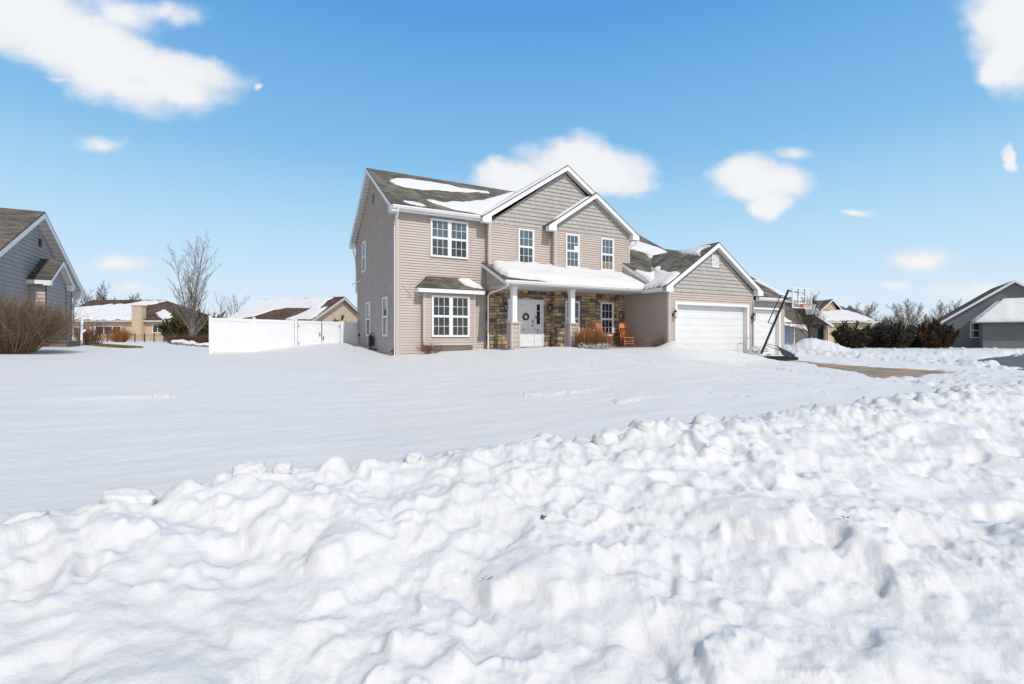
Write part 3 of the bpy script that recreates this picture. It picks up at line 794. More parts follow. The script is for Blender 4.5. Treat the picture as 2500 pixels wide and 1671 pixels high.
# ------------------------------------------------------------------ the tan house
S0, D0, GZ0 = 5.09, 19.3, -.85
HLOC = W(S0, D0, GZ0); HOFF = (S0, D0, GZ0)
H = Bld('house', HLOC, YAW, 'tan two storey house with stone porch, two front gables and white garage doors', 'house', HOFF)
Dm, Dc, Dr, Dg = 19.3, 19.0, 18.7, 15.8
MP = (5.24-.606*19, 0, .606)            # main front slope: z = MP0 + .606 D
RP = (3.82-.58*18.87, 0, .58)           # garage wing front slope
def mz(D): return MP[0]+.606*D
def rz_(D): return RP[0]+.58*D
GSH = (.40, .375, .345)
def part(mb, name, m): return mb.build(name, m, H.root)
# walls -----------------------------------------------------------
b = H.mb(); siding(b, FRONT(Dm), [(-1.0, 5.17, 9.06), (5.0, 5.17, 9.06)]); part(b, 'wall', 'siding')
b = H.mb(); P = SIDEL(S0)
siding(b, P, [(-1.0, 19.38, 27.3), (2.45, 19.38, 27.3)], .108, .046); 
siding(b, P, [(2.45+1e-3, 19.38, 28.0), (5.0, 19.38, 28.0), (7.80, 23.7, 23.71)], .108, .046); part(b, 'wall', 'siding')
b = H.mb()
b.poly([(S0, 27.3, -1), (17, 27.3, -1), (17, 27.3, 5), (S0, 27.3, 5)]); b.poly([(S0, 28, 2.45), (17, 28, 2.45), (17, 28, 5.1), (S0, 28, 5.1)]); b.poly([(S0, 27.3, 2.45), (17, 27.3, 2.45), (17, 28, 2.45), (S0, 28, 2.45)])
b.poly([(16.72, 18.75, -1), (16.72, 28, -1), (16.72, 28, 5.0), (16.72, 23.7, 7.7), (16.72, 18.75, 5.0)])
part(b, 'wall', 'siding')
b = H.mb(); siding(b, FRONT(Dc), [(2.3, 9.13, 12.26), (4.96, 9.13, 12.26)])
siding(b, SIDEL(9.05), [(2.08, 19.07, 19.28), (4.96, 19.07, 19.28)]); siding(b, FRONT(Dr), [(2.3, 12.34, 16.66), (4.93, 12.34, 16.66)])
siding(b, SIDEL(12.26), [(2.3, 18.77, 18.98), (4.93, 18.77, 18.98)]); part(b, 'wall', 'siding')
b = H.mb(); shakes(b, FRONT(Dc), [(4.965, 9.02, 16.9), (7.74, 12.98, 13.0)], GSH, seed=3); part(b, 'gable_wall', 'shake')
b = H.mb(); shakes(b, FRONT(Dr), [(4.935, 12.22, 16.76), (5.15, 12.22, 16.76), (6.58, 14.49, 14.51)], GSH, seed=4); part(b, 'gable_wall', 'shake')
# corner boards ----------------------------------------------------
def cboard(a, D, h0, h1, left=True, right=False, w=.085):
    c = H.mb(); c.box(FRONT(D), a, a+w, h0, h1, .0, .040)
    c.box(SIDEL(a), D-.030, D+w, h0, h1, .0, .040)
    part(c, 'corner_board', 'trimtan')
cboard(5.09, Dm, -1, 5.0); cboard(9.05, Dc, 2.08, 4.96); cboard(12.26, Dr, 2.3, 4.93); cboard(16.45, Dg, -1.1, 2.05)
for (a, D, h0, h1) in ((16.64, Dr, 2.6, 4.93), (22.23, Dg, -1.1, 2.05), (25.41, 16.2, -1.1, 2.02)):
    c = H.mb(); c.box(FRONT(D), a, a+.085, h0, h1, 0, .040); part(c, 'corner_board', 'trimtan')
# roofs ------------------------------------------------------------
def roof(pts, along=(1, 0, 0), m='roof', th=.05):
    b = H.mb(); roof_poly(b, pts, th, along); part(b, 'roof', m)
RZT = mz(23.7)
roof([(4.79, 19.0, mz(19.0)), (17.3, 19.0, mz(19.0)), (17.3, 23.7, RZT), (4.79, 23.7, RZT)])
roof([(4.79, 28.5, mz(18.9)), (17.3, 28.5, mz(18.9)), (17.3, 23.7, RZT), (4.79, 23.7, RZT)])
def gable(sa, za, hl, hr, p, Df, Dwall, Dbl, Dbr, ret=.42, retR=None, fw=.20):
    """front facing gable roof: slopes, rake boards, soffits and boxed returns"""
    zl, zr = za-p*hl, za-p*hr
    roof([(sa-hl, Df, zl), (sa-hl, Dbl[0], zl), (sa, Dbl[1], za), (sa, Df, za)], (0, 1, 0))
    roof([(sa+hr, Df, zr), (sa+hr, Dbr[0], zr), (sa, Dbr[1], za), (sa, Df, za)], (0, 1, 0))
    for sg, hw, rt in ((-1, hl, ret), (1, hr, retR if retR is not None else ret)):
        x = sa+sg*hw; zt = za-p*hw
        b = H.mb()
        b.prism([(x, Df, zt-.052), (sa, Df, za-.052), (sa, Df, za-.052-fw), (x, Df, zt-.052-fw)], (0, .03, 0))
        # boxed return
        xi = x-sg*rt; zin = za-p*(hw-rt)-.052-fw
        zb = zt-.06-fw
        b.prism([(x, Df-.004, zt-.054), (x, Df-.004, zb), (xi, Df-.004, zb), (xi, Df-.004, zin+.002)], (0, Dwall-Df-.03, 0))
        part(b, 'fascia', 'white')
        b = H.mb()
        q = fw*.85
        b.poly([(x, Df+.03, zt-.052-q), (sa, Df+.03, za-.052-q), (sa, Dwall, za-.052-q), (x, Dwall, zt-.052-q)])
        part(b, 'soffit', 'soffit')
gable(13.0, 8.04, 4.38, 4.2, .66, 18.70, 19.0, (18.9, 23.7), (20, 23.7))
gable(14.46, 6.88, 2.70, 2.68, .67, 18.40, 18.7, (19.0, 19.0), (22, 22))
gable(19.42, 4.47, 3.40, 3.30, .655, 15.5, 15.8, (16.3, 19.98), (16.3, 19.98))
# main eave and left rake
b = H.mb()
b.box(lambda a, h, n: (a, n, h), 4.79, 8.62, mz(19)-.26, mz(19)-.055, 19.0, 19.03)
part(b, 'fascia', 'white')
b = H.mb(); b.poly([(4.82, 19.03, mz(19)-.235), (9.05, 19.03, mz(19)-.235), (9.05, 19.3, mz(19)-.235), (4.82, 19.3, mz(19)-.235)])
part(b, 'soffit', 'soffit')
b = H.mb()
zf = mz(19.0)
for sg in (-1, 1):
    De = 23.7+sg*4.72; ze = zf-.012
    b.prism([(4.79, De, ze-.045), (4.79, 23.7, RZT-.052), (4.79, 23.7, RZT-.252), (4.79, De, ze-.245)], (.03, 0, 0))
    Di = De-sg*.45
    b.prism([(4.786, De, ze-.05), (4.786, De, ze-.27), (4.786, Di, ze-.27), (4.786, Di, ze+.606*.45-.25)], (.28, 0, 0))
part(b, 'fascia', 'white')
b = H.mb()
for sg in (-1, 1):
    De = 23.7+sg*4.72; ze = zf-.012
    N = 22
    for k in range(N):      # ribbed soffit panels
        t0, t1 = k/N, (k+1)/N
        for (u0, u1, dz) in ((t0, t0+(t1-t0)*.5, 0), (t0+(t1-t0)*.5, t1, .012)):
            D_0, D_1 = De+(23.7-De)*u0, De+(23.7-De)*u1; z0, z1 = ze+(RZT-ze)*u0-.22-dz, ze+(RZT-ze)*u1-.22-dz
            b.poly([(4.82, D_0, z0), (5.09, D_0, z0), (5.09, D_1, z1), (4.82, D_1, z1)])
part(b, 'soffit', 'soffit')
# garage wing roofs
roof([(16.3, 15.86, rz_(15.86)), (21.95, 15.86, rz_(15.86)), (21.95, 23.7, rz_(23.7)), (16.3, 23.7, rz_(23.7))])
roof([(16.3, 30.5, rz_(16.9)), (21.95, 30.5, rz_(16.9)), (21.95, 23.7, rz_(23.7)), (16.3, 23.7, rz_(23.7))])
roof([(21.95, 15.86, rz_(15.86)-.004), (25.75, 15.86, rz_(15.86)-.004), (25.75, 21.45, rz_(21.45)-.004), (21.95, 21.45, rz_(21.45)-.004)])
roof([(21.95, 27, rz_(15.9)), (25.75, 27, rz_(15.9)), (25.75, 21.45, rz_(21.45)-.004), (21.95, 21.45, rz_(21.45)-.004)])
b = H.mb()
b.prism([(16.3, 16.6, rz_(16.6)-.052), (16.3, 18.72, rz_(18.72)-.052), (16.3, 18.72, rz_(18.72)-.23), (16.3, 16.6, rz_(16.6)-.23)], (.03, 0, 0))
part(b, 'fascia', 'white'); b = H.mb()
b.prism([(25.72, 15.86, rz_(15.86)-.058), (25.72, 21.45, rz_(21.45)-.058), (25.72, 21.45, rz_(21.45)-.24), (25.72, 15.86, rz_(15.86)-.24)], (.03, 0, 0))
b.box(lambda a, h, n: (a, n, h), 22.7, 25.75, rz_(15.86)-.24, rz_(15.86)-.058, 15.87, 15.90)
part(b, 'fascia', 'white')
b = H.mb(); b.poly([(22.3, 15.9, rz_(15.86)-.21), (25.72, 15.9, rz_(15.86)-.21), (25.72, 16.2, rz_(15.86)-.21), (22.3, 16.2, rz_(15.86)-.21)]); part(b, 'soffit', 'soffit')
b = H.mb(); b.poly([(16.33, 16.7, 2.2), (16.33, 18.7, 2.2), (16.33, 18.7, rz_(18.7)-.2), (16.33, 16.7, rz_(16.7)-.2)]); part(b, 'wall', 'siding')
b = H.mb()
b.poly([(21.9, 16.2, 1.9), (21.9, 27, 1.9), (21.9, 23.7, rz_(23.7)-.1)]); part(b, 'wall', 'siding'); b = H.mb(); b.poly([(25.45, 16.2, -1.1), (25.45, 26.6, -1.1), (25.45, 26.6, 2.0), (25.45, 21.45, rz_(21.45)-.25), (25.45, 16.2, rz_(16.2)-.25)])
part(b, 'wall', 'siding'); b = H.mb()
b.poly([(16.5, 26.6, -1.1), (25.45, 26.6, -1.1), (25.45, 26.6, 2), (16.5, 26.6, 2)])
part(b, 'wall', 'siding')
# garage front: wall round the two doors, shake gable ----------------
b = H.mb(); P = FRONT(Dg)
siding(b, P, [(-1.1, 16.53, 16.83), (1.59, 16.53, 16.83)]); siding(b, P, [(-1.1, 21.96, 22.24), (1.59, 21.96, 22.24)]); siding(b, P, [(1.59+1e-3, 16.53, 22.24), (2.04, 16.53, 22.24)])
siding(b, SIDEL(16.45), [(-1.1, 15.87, 18.7), (2.06, 15.87, 18.7)], .108, .046)
P2 = FRONT(16.2)
siding(b, P2, [(-1.1, 22.31, 22.47), (1.56, 22.31, 22.47)]); siding(b, P2, [(-1.1, 25.13, 25.42), (1.56, 25.13, 25.42)]); siding(b, P2, [(1.56+1e-3, 22.31, 25.42), (2.02, 22.31, 25.42)])
part(b, 'wall', 'siding')
b = H.mb(); b.poly([(22.31, 15.8, -1.1), (22.31, 16.2, -1.1), (22.31, 16.2, 2), (22.31, 15.8, 2)]); part(b, 'wall', 'siding')
b = H.mb(); shakes(b, P, [(2.045, 16.42, 22.34), (2.22, 16.42, 22.34), (4.20, 19.41, 19.43)], GSH, seed=5); part(b, 'gable_wall', 'shake')
def garage_door(a0, a1, h0, h1, D, rec, tw=.13):
    """door leaf with ribbed sections, jambs and casing; a0..h1 is the clear opening"""
    P = FRONT(D)
    g = H.mb(); nrow = 8; ph = (h1-h0)/nrow
    for k in range(nrow):
        g.box(P, a0, a1, h0+k*ph+.008, h0+(k+1)*ph-.002 if k < nrow-1 else h1, -rec-.05, -rec)
        g.box(P, a0, a1, h0+k*ph-.002, h0+k*ph+.008, -rec-.05, -rec-.012)
        ncol = max(2, int((a1-a0)/1.2))*2
        if k % 2 == 0:
            for c in range(ncol):      # shallow pressed panels
                x0 = a0+(a1-a0)*c/ncol+.06; x1 = a0+(a1-a0)*(c+1)/ncol-.06
                g.box(P, x0, x1, h0+k*ph+.07, h0+k*ph+.085, -rec, -rec+.004)
                g.box(P, x0, x1, h0+(k+1)*ph+ph-.085, h0+(k+1)*ph+ph-.07, -rec, -rec+.004)
    o = g.build('garage_door', 'gdoor', H.root)
    t = H.mb()
    t.box(P, a0-tw, a0, h0-.1, h1+tw, -.01, .055); t.box(P, a1, a1+tw, h0-.1, h1+tw, -.01, .055); t.box(P, a0, a1, h1, h1+tw, -.01, .053)
    t.box(P, a0-.03, a0, h0-.1, h1, -rec-.06, -.01); t.box(P, a1, a1+.03, h0-.1, h1, -rec-.06, -.01); t.box(P, a0, a1, h1, h1+.03, -rec-.06, -.01)
    t.build('door_frame', 'white', H.root)
    s = H.mb(); s.box(P, a0, a1, h0-.02, h0+.012, -rec-.045, -rec+.006); s.build('bottom_seal', 'black', o)
garage_door(16.95, 21.83, -.99, 1.46, Dg, .18)
garage_door(22.58, 25.02, -1.0, 1.43, 16.2, .16, .11)
# louvred vents
def vent(P, a0, a1, h0, h1, n=.03, m='white', rows=9):
    v = H.mb(); f = .035
    v.box(P, a0, a1, h0, h0+f, 0, n+.035); v.box(P, a0, a1, h1-f, h1, 0, n+.035); v.box(P, a0, a0+f, h0+f, h1-f, 0, n+.033); v.box(P, a1-f, a1, h0+f, h1-f, 0, n+.033)
    for k in range(rows):
        y = h0+f+(h1-h0-2*f)*k/rows; hh = (h1-h0-2*f)/rows
        v.poly([P(a0+f, y, n+.028), P(a1-f, y, n+.028), P(a1-f, y+hh, n+.002), P(a0+f, y+hh, n+.002)])
    part(v, 'gable_vent', m)
vent(FRONT(Dg), 19.24, 19.71, 3.30, 3.89)
vent(SIDEL(S0), 23.3, 23.62, 6.35, 6.75, .02, 'browng', 6)
# stone veneer ------------------------------------------------------
PAL = [(.36, .25, .16), (.34, .22, .125), (.28, .185, .11), (.22, .14, .09), (.14, .10, .075), (.18, .155, .14), (.11, .09, .08), (.37, .28, .20), (.40, .31, .22), (.30, .205, .135), (.40, .25, .11), (.31, .20, .12)]
def ashlar(b, P, a0, a1, h0, h1, seed):
    rg = random.Random(seed)
    def stone(x0, x1, y0, y1):
        c = rg.choice(PAL); k = rg.uniform(.75, 1.2); c = [q*k*1.25 for q in c]
        n = rg.uniform(.018, .045); g = .006; e = min(.02, (x1-x0)*.2, (y1-y0)*.2)
        j = lambda: rg.uniform(-.006, .006)
        o = [P(x0+g+j(), y0+g+j(), .002), P(x1-g+j(), y0+g+j(), .002), P(x1-g+j(), y1-g+j(), .002), P(x0+g+j(), y1-g+j(), .002)]
        i = [P(x0+g+e, y0+g+e, n+j()), P(x1-g-e, y0+g+e, n+j()), P(x1-g-e, y1-g-e, n+j()), P(x0+g+e, y1-g-e, n+j())]
        b.poly(i, col=c)
        for q in range(4): b.poly([o[q], o[(q+1) % 4], i[(q+1) % 4], i[q]], col=[v*.85 for v in c])
    def split(x0, x1, y0, y1, d):
        w, h = x1-x0, y1-y0
        if (w < .50 and h < .20 and (d > 3 or rg.random() < .6)) or w < .16 or (h < .13 and w < .42) or (w < .26 and h < .26 and rg.random() < .5):
            stone(x0, x1, y0, y1); return
        if h > .22 and (h > w*.55 or rg.random() < .3):
            t = y0+h*rg.uniform(.35, .65); split(x0, x1, y0, t, d+1); split(x0, x1, t, y1, d+1)
        elif w > .2:
            t = x0+w*rg.uniform(.33, .67); split(x0, t, y0, y1, d+1); split(t, x1, y0, y1, d+1)
        else: stone(x0, x1, y0, y1)
    split(a0, a1, h0, h1, 0)
b = H.mb(); ashlar(b, FRONT(Dc), 9.06, 12.25, -.7, 2.08, 5); ashlar(b, FRONT(Dr), 12.26, 16.44, -.7, 2.08, 6); ashlar(b, SIDEL(12.26), Dr, Dc, -.7, 2.08, 7); ashlar(b, SIDEL(9.05), Dc, Dm, -.7, 2.08, 8)
st = part(b, 'stone_wall', 'stone')
b = H.mb(); b.box(FRONT(Dc), 9.052, 12.25, -.7, 2.08, -.05, .0); b.box(FRONT(Dr), 12.262, 16.44, -.7, 2.08, -.29, .0); b.build('mortar', 'mortar', st)
# windows -------------------------------------------------------------
P = FRONT(Dm); window(H, P, 6.48, 8.17, 3.32, 4.91, 2)
P = FRONT(Dc); window(H, P, 10.47, 11.30, 3.24, 4.85)
P = FRONT(Dr)
w1 = window(H, P, 12.83, 13.61, 3.22, 4.80, low='glass'); w2 = window(H, P, 14.90, 15.70, 3.22, 4.80)
b = H.mb(); b.box(P, 13.33, 13.52, 4.06, 4.26, .045, .049); b.build('paper_notice', 'label', w1)
b = H.mb(); b.box(P, 15.0, 15.6, 3.30, 3.62, .034, .042); b.build('window_blind', 'blind', w2)
window(H, P, 12.81, 13.61, .02, 1.66, n=.05, glass='glassdark', low='glassdark'); window(H, P, 14.87, 15.66, .02, 1.67, n=.05, glass='glassdark', low='glassdark')
P = SIDEL(S0)
window(H, P, 25.03, 25.85, 3.31, 4.87, n=.044, grid=None, glass='glass', low='glassdark'); window(H, P, 24.0, 24.87, .02, 1.70, n=.044, grid=None, low='glassdark'); window(H, P, 20.56, 21.38, .0, 1.70, n=.044, grid=None, low='glassdark')
# bay -----------------------------------------------------------------
Db = 19.05
b = H.mb(); P = FRONT(Db); siding(b, P, [(-.36, 6.21, 8.33), (1.78, 6.21, 8.33)]); siding(b, SIDEL(6.13), [(-.36, 19.08, 19.29), (1.78, 19.08, 19.29)])
b.poly([(6.13, 19.03, -.36), (8.41, 19.03, -.36), (8.41, 19.3, -.36), (6.13, 19.3, -.36)]); b.poly([(8.41, 19.03, -.36), (8.41, 19.3, -.36), (8.41, 19.3, 1.8), (8.41, 19.03, 1.8)])
bay = part(b, 'bay_window', 'siding')
b = H.mb()
b.box(FRONT(Db), 6.13, 6.215, -.36, 1.78, -.02, .042); b.box(SIDEL(6.13), 19.02, 19.12, -.36, 1.78, 0, .03)
b.build('corner_board', 'trimtan', bay)
b = H.mb(); b.box(FRONT(Db), 8.325, 8.41, -.36, 1.78, -.02, .042); b.build('corner_board', 'trimtan', bay)
window(H, P, 6.45, 8.13, -.02, 1.69, 2, glass='glassdark', low='glassdark')
b = H.mb(); ez = 1.99
roof_poly(b, [(5.842, 18.80, ez), (8.758, 18.80, ez), (8.26, 19.29, ez+.53), (6.342, 19.29, ez+.53)], .04)
roof_poly(b, [(5.842, 18.80, ez), (6.342, 19.29, ez+.53), (5.842, 19.29, ez)], .04, (0, 1, 0)); roof_poly(b, [(8.758, 18.80, ez), (8.26, 19.29, ez+.53), (8.758, 19.29, ez)], .04, (0, 1, 0))
b.build('roof', 'roof', bay)
b = H.mb(); b.box(FRONT(18.83), 5.842, 8.758, 1.79, 1.96, -.03, 0.025); b.box(SIDEL(5.842), 18.805, 19.28, 1.79, 1.96, -.03, .02); b.box(SIDER(8.758), 18.805, 19.28, 1.79, 1.96, -.03, .02)
b.poly([(5.842, 18.83, 1.80), (8.758, 18.83, 1.80), (8.758, 19.3, 1.80), (5.842, 19.3, 1.80)]); b.build('fascia', 'white', bay)
# porch ----------------------------------------------------------------
PZ = 2.30
PP = (PZ-.443*17.1, 0, .443)
b = H.mb(); b.box(lambda a, h, n: (a, n, h), 16.02, 16.05, 2.01, 2.19, 15.53, 17.07); part(b, 'fascia', 'white')
b = H.mb(); b.poly([(16.05, 15.55, 2.03), (16.45, 15.55, 2.03), (16.45, 17.2, 2.03), (16.05, 17.2, 2.03)]); part(b, 'soffit', 'soffit')
roof([(8.83, 17.06, PP[0]+.443*17.06), (16.3, 17.06, PP[0]+.443*17.06), (16.3, 19.28, PP[0]+.443*19.28), (8.83, 19.28, PP[0]+.443*19.28)])
b = H.mb()
z1, z2 = PP[0]+.443*17.09, PP[0]+.443*19.28
b.prism([(8.83, 17.09, z1-.052), (8.83, 19.28, z2-.052), (8.83, 19.28, z2-.21), (8.83, 17.09, z1-.21)], (.03, 0, 0))
b.box(FRONT(17.09), 8.83, 16.44, z1-.22, z1-.052, -.03, 0)
b.box(FRONT(17.15), 9.06, 16.44, 2.07, z1-.22, -.28, 0)
part(b, 'fascia', 'white')
b = H.mb(); b.poly([(8.87, 17.1, 2.068), (16.44, 17.1, 2.068), (16.44, 19.0, 2.068), (8.87, 19.0, 2.068)]); part(b, 'soffit', 'soffit')
b = H.mb(); siding(b, SIDEL(9.05), [(2.09, 17.2, 19.0), (2.10, 17.2, 19.0), (3.0, 18.95, 19.0)]); part(b, 'wall', 'siding')
b = H.mb(); b.box(FRONT(17.12), 9.05, 16.44, -1.0, -.5, -1.86, 0); part(b, 'porch_floor', 'found')
for s_ in (9.37, 12.27):
    c = H.mb(); q = 17.42
    c.box(FRONT(q), s_, s_+.215, .62, 1.98, -.215, 0); c.box(FRONT(q), s_-.03, s_+.245, 1.98, 2.07, -.245, .03); c.box(FRONT(q), s_-.02, s_+.235, .60, .66, -.235, .02)
    o = c.build('porch_column', 'white', H.root)
    c = H.mb(); x0, x1 = s_-.085, s_+.30
    c.box(FRONT(q+.08), x0+.03, x1-.03, -.7, .53, -.32, -.03-.085+.085)
    for k in range(6):
        c.poly([(x0+.06, q-.065, -.6+k*.19), (x1-.06, q-.065, -.6+k*.19), (x1-.06, q-.045, -.6+k*.19+.19), (x0+.06, q-.045, -.6+k*.19+.19)])
        c.poly([(x0-.015, q-.02, -.6+k*.19), (x0-.015, q+.26, -.6+k*.19), (x0+.005, q+.26, -.6+k*.19+.19), (x0+.005, q-.02, -.6+k*.19+.19)])
    c.build('pedestal', 'siding', o)
    c = H.mb()
    for (u0, u1) in ((x0-.02, x0+.06), (x1-.06, x1+.02)): c.box(FRONT(q-.06), u0, u1, -.7, .53, -.06, .02)
    c.box(SIDEL(x0-.02), q-.02, q+.03, -.7, .53, -.02, .01); c.box(SIDEL(x0-.02), q+.22, q+.3, -.7, .53, -.02, .01)
    c.build('corner_board', 'trimtan', o)
    c = H.mb(); c.box(FRONT(q), x0-.06, x1+.06, .53, .575, -.32, .12); c.box(FRONT(q), x0-.03, x1+.03, .575, .60, -.29, .09); c.build('cap', 'trimtan', o)
# gutters and downspouts -------------------------------------------------
def gutter(pts):
    b = H.mb()
    for (s1, s2, D, z) in pts:
        prof = [(0, 0), (-.085, 0), (-.10, .035), (-.125, .075), (-.125, .125), (-.108, .125), (-.108, .08), (-.085, .02), (-.01, .02), (-.01, .125), (0, .125)]
        b.prism([(s1, D+p[0], z+p[1]) for p in prof], (s2-s1, 0, 0))
        for s_ in (s1, s2-.006): b.prism([(s_, D, z), (s_, D-.085, z), (s_, D-.125, z+.075), (s_, D-.125, z+.124), (s_, D, z+.124)], (.006, 0, 0))
    part(b, 'gutter', 'white')
gutter([(4.83, 8.60, 18.995, mz(19)-.17)]); gutter([(8.80, 16.0, 17.055, z1-.17)]); gutter([(22.75, 25.72, 15.865, rz_(15.86)-.19)])
def spout(pts, name='downspout', r=.036, m='white'):
    b = H.mb(); b.tube(pts, r, 6); part(b, name, m)
spout([(5.06, 18.94, mz(19)-.17), (5.06, 18.96, mz(19)-.27), (5.04, 19.14, mz(19)-.52), (5.04, 19.36, mz(19)-.70), (5.035, 19.38, mz(19)-.82), (5.035, 19.38, -.74), (4.95, 19.33, -.83)])
spout([(5.03, 28.55, 4.95), (5.03, 28.5, 4.85), (5.03, 28.05, 4.45), (5.03, 27.85, 4.35), (5.03, 27.30, 2.6), (5.03, 27.22, 2.3), (5.03, 27.22, -.5)])
spout([(8.93, 17.0, z1-.17), (8.93, 17.03, z1-.25), (8.95, 17.25, z1-.32), (8.97, 18.75, z1-.44), (8.985, 18.92, z1-.50), (8.985, 18.94, z1-.62), (8.985, 18.94, -.68)])
spout([(17.08, 18.55, 4.75), (17.02, 18.62, 4.60), (16.85, 18.70, 4.52), (16.78, 18.74, 4.40), (16.78, 18.74, 2.9)])
spout([(22.36, 15.86, 2.0), (22.36, 15.86, 1.9), (22.30, 15.74, 1.8), (22.27, 15.73, 1.7), (22.27, 15.73, -.95)], m='trimtan', r=.028)
spout([(5.87, 19.17, 1.77), (5.93, 19.2, 1.72), (6.02, 19.22, 1.69), (6.08, 19.14, 1.75)], r=.018)
# entry door ---------------------------------------------------------------
P = FRONT(Dc); n0 = .02
b = H.mb()
b.box(P, 9.95, 10.02, -.46, 1.68, 0, .085); b.box(P, 11.72, 11.79, -.46, 1.68, 0, .085); b.box(P, 10.02, 11.72, 1.61, 1.68, 0, .084)
b.box(P, 10.36, 10.40, -.45, 1.61, 0, .075); b.box(P, 11.315, 11.355, -.45, 1.61, 0, .075); b.box(P, 10.02, 11.72, -.47, -.43, 0, .10)
dr = part(b, 'door_frame', 'white')
b = H.mb(); b.box(P, 10.405, 11.31, -.42, 1.605, 0, .045)
for (x0, x1) in ((10.50, 10.80), (10.92, 11.22)):
    for (y0, y1) in ((-.28, .22), (.34, 1.0), (1.12, 1.48)):
        for q in ((x0, x1, y0, y0+.022), (x0, x1, y1-.022, y1), (x0, x0+.022, y0+.022, y1-.022), (x1-.022, x1, y0+.022, y1-.022)): b.box(P, *q, .045, .054)
        b.box(P, x0+.06, x1-.06, y0+.06, y1-.06, .045, .055)
ed = part(b, 'entry_door', 'door')
b = H.mb(); b.tube([P(11.23, .50, .045), P(11.23, .50, .09), P(11.15, .50, .10)], .013, 8); b.tube([P(11.23, .50, .045), P(11.23, .50, .055)], .032, 12); b.build('door_handle', 'black', ed)
b = H.mb(); b.tube([P(11.23, .70, .045), P(11.23, .70, .07)], .032, 12); b.box(P, 11.215, 11.245, .60, .79, .046, .06); b.build('deadbolt', 'black', ed)
b = H.mb(); b.tube([P(10.86, 1.22, .056), P(10.86, 1.10, .062)], .006, 6); b.build('wreath_hook', 'gray', ed)
for (x0, x1) in ((10.025, 10.355), (11.36, 11.715)):
    b = H.mb(); b.box(P, x0, x1, -.42, 1.605, 0, .042)
    b.box(P, x0+.08, x1-.08, .50, .54, .042, .055); b.box(P, x0+.08, x1-.08, 1.48, 1.52, .042, .055)
    sdl = part(b, 'sidelight', 'door')
    b = H.mb()
    for k in range(3): b.box(P, x0+.09, x1-.09, .56+k*.31, .56+k*.31+.285, .042, .046)
    b.build('pane', 'glassdark', sdl)
# lanterns ---------------------------------------------------------------
def lantern(a, h, D, n):
    P = FRONT(D); b = H.mb()
    b.tube([P(a, h-.10, n), P(a, h-.10, n+.02)], .055, 10); b.tube([P(a, h-.10, n+.02), P(a, h+.02, n+.10), P(a, h+.14, n+.12), P(a, h+.10, n+.13)], .012, 6)
    c = n+.13
    def ring(r, y): return [P(a+r*math.cos(q), y, c+r*math.sin(q)) for q in [k*math.pi/3+.3 for k in range(6)]]
    r0, r1, r2, r3 = ring(.012, h+.17), ring(.05, h+.12), ring(.095, h+.06), ring(.095, h+.045)
    for A, B in ((r0, r1), (r1, r2), (r2, r3)):
        for k in range(6): b.poly([A[k], A[(k+1) % 6], B[(k+1) % 6], B[k]])
    b.poly(r3)
    t, u = ring(.085, h+.045), ring(.06, h-.19)
    for k in range(6): b.tube([t[k], u[k]], .008, 4)
    b.tube([P(a, h-.19, c), P(a, h-.21, c)], .07, 6); b.tube([P(a, h-.21, c), P(a, h-.25, c)], [.03, .008], 6)
    for k in range(6): b.tube([t[k], t[(k+1) % 6]], .006, 4)
    o = b.build('wall_lantern', 'black', H.root)
    g = H.mb(); t, u = ring(.078, h+.04), ring(.054, h-.185)
    for k in range(6): g.poly([t[k], t[(k+1) % 6], u[(k+1) % 6], u[k]])
    g.build('lamp_glass', 'acrylic', o)
lantern(9.80, 1.35, Dc, .045); lantern(12.08, 1.37, Dc, .045); lantern(16.72, 1.05, Dg, .02); lantern(22.20, 1.03, Dg, .02)
# side wall fittings --------------------------------------------------------
b = H.mb(); P = SIDEL(S0); b.box(P, 26.75, 27.0, .42, .78, .02, .14); part(b, 'meter_box', 'gray'); b = H.mb(); b.box(P, 26.78, 26.97, .0, .16, .02, .1); part(b, 'outlet_box', 'black')
b = H.mb(); b.tube([(5.0, 26.4, 2.95), (4.72, 26.6, 2.8), (4.62, 26.65, 2.78)], .025, 6); part(b, 'wall_bracket', 'white')
b = H.mb()
for D in (19.85, 20.02): b.tube([P(D, -.62, .01), P(D, -.62, .06)], .04, 8)
b.box(P, 19.62, 19.70, -.75, -.45, .02, .06)
part(b, 'dryer_vent', 'black')
b = H.mb()
for D in (19.3, 19.35): b.poly([(S0+.0, D, -1)]*3) if False else None
# ----- things on and by the house
t = empty('gas_meter', W(5.09, 23.35, -.9), YAW, 'black gas meter with pipes on the side wall of the tan house', 'gas meter'); o_ = (5.09, 23.35, -.9)
b = MB(o_); b.box(SIDEL(5.09), 23.18, 23.48, -.45, -.02, .08, .28); b.tube([(4.91, 23.33, -.02), (4.91, 23.33, .06)], .10, 12); b.build('meter_body', 'black', t)
b = MB(o_); b.tube([(4.90, 23.45, -1.0), (4.90, 23.45, .1), (5.0, 23.45, .14), (5.08, 23.45, .14)], .025, 8); b.tube([(4.90, 23.2, -.4), (4.90, 23.2, -.58), (4.95, 22.7, -.6), (5.08, 22.6, -.6)], .025, 8); b.build('pipe', 'black', t)
b = MB(o_); b.tube([(4.93, 23.8, -.35), (4.93, 23.8, -.1)], .09, 12); b.tube([(4.93, 23.8, -.1), (4.93, 23.8, .02)], .05, 10); b.build('regulator', 'gray', t)
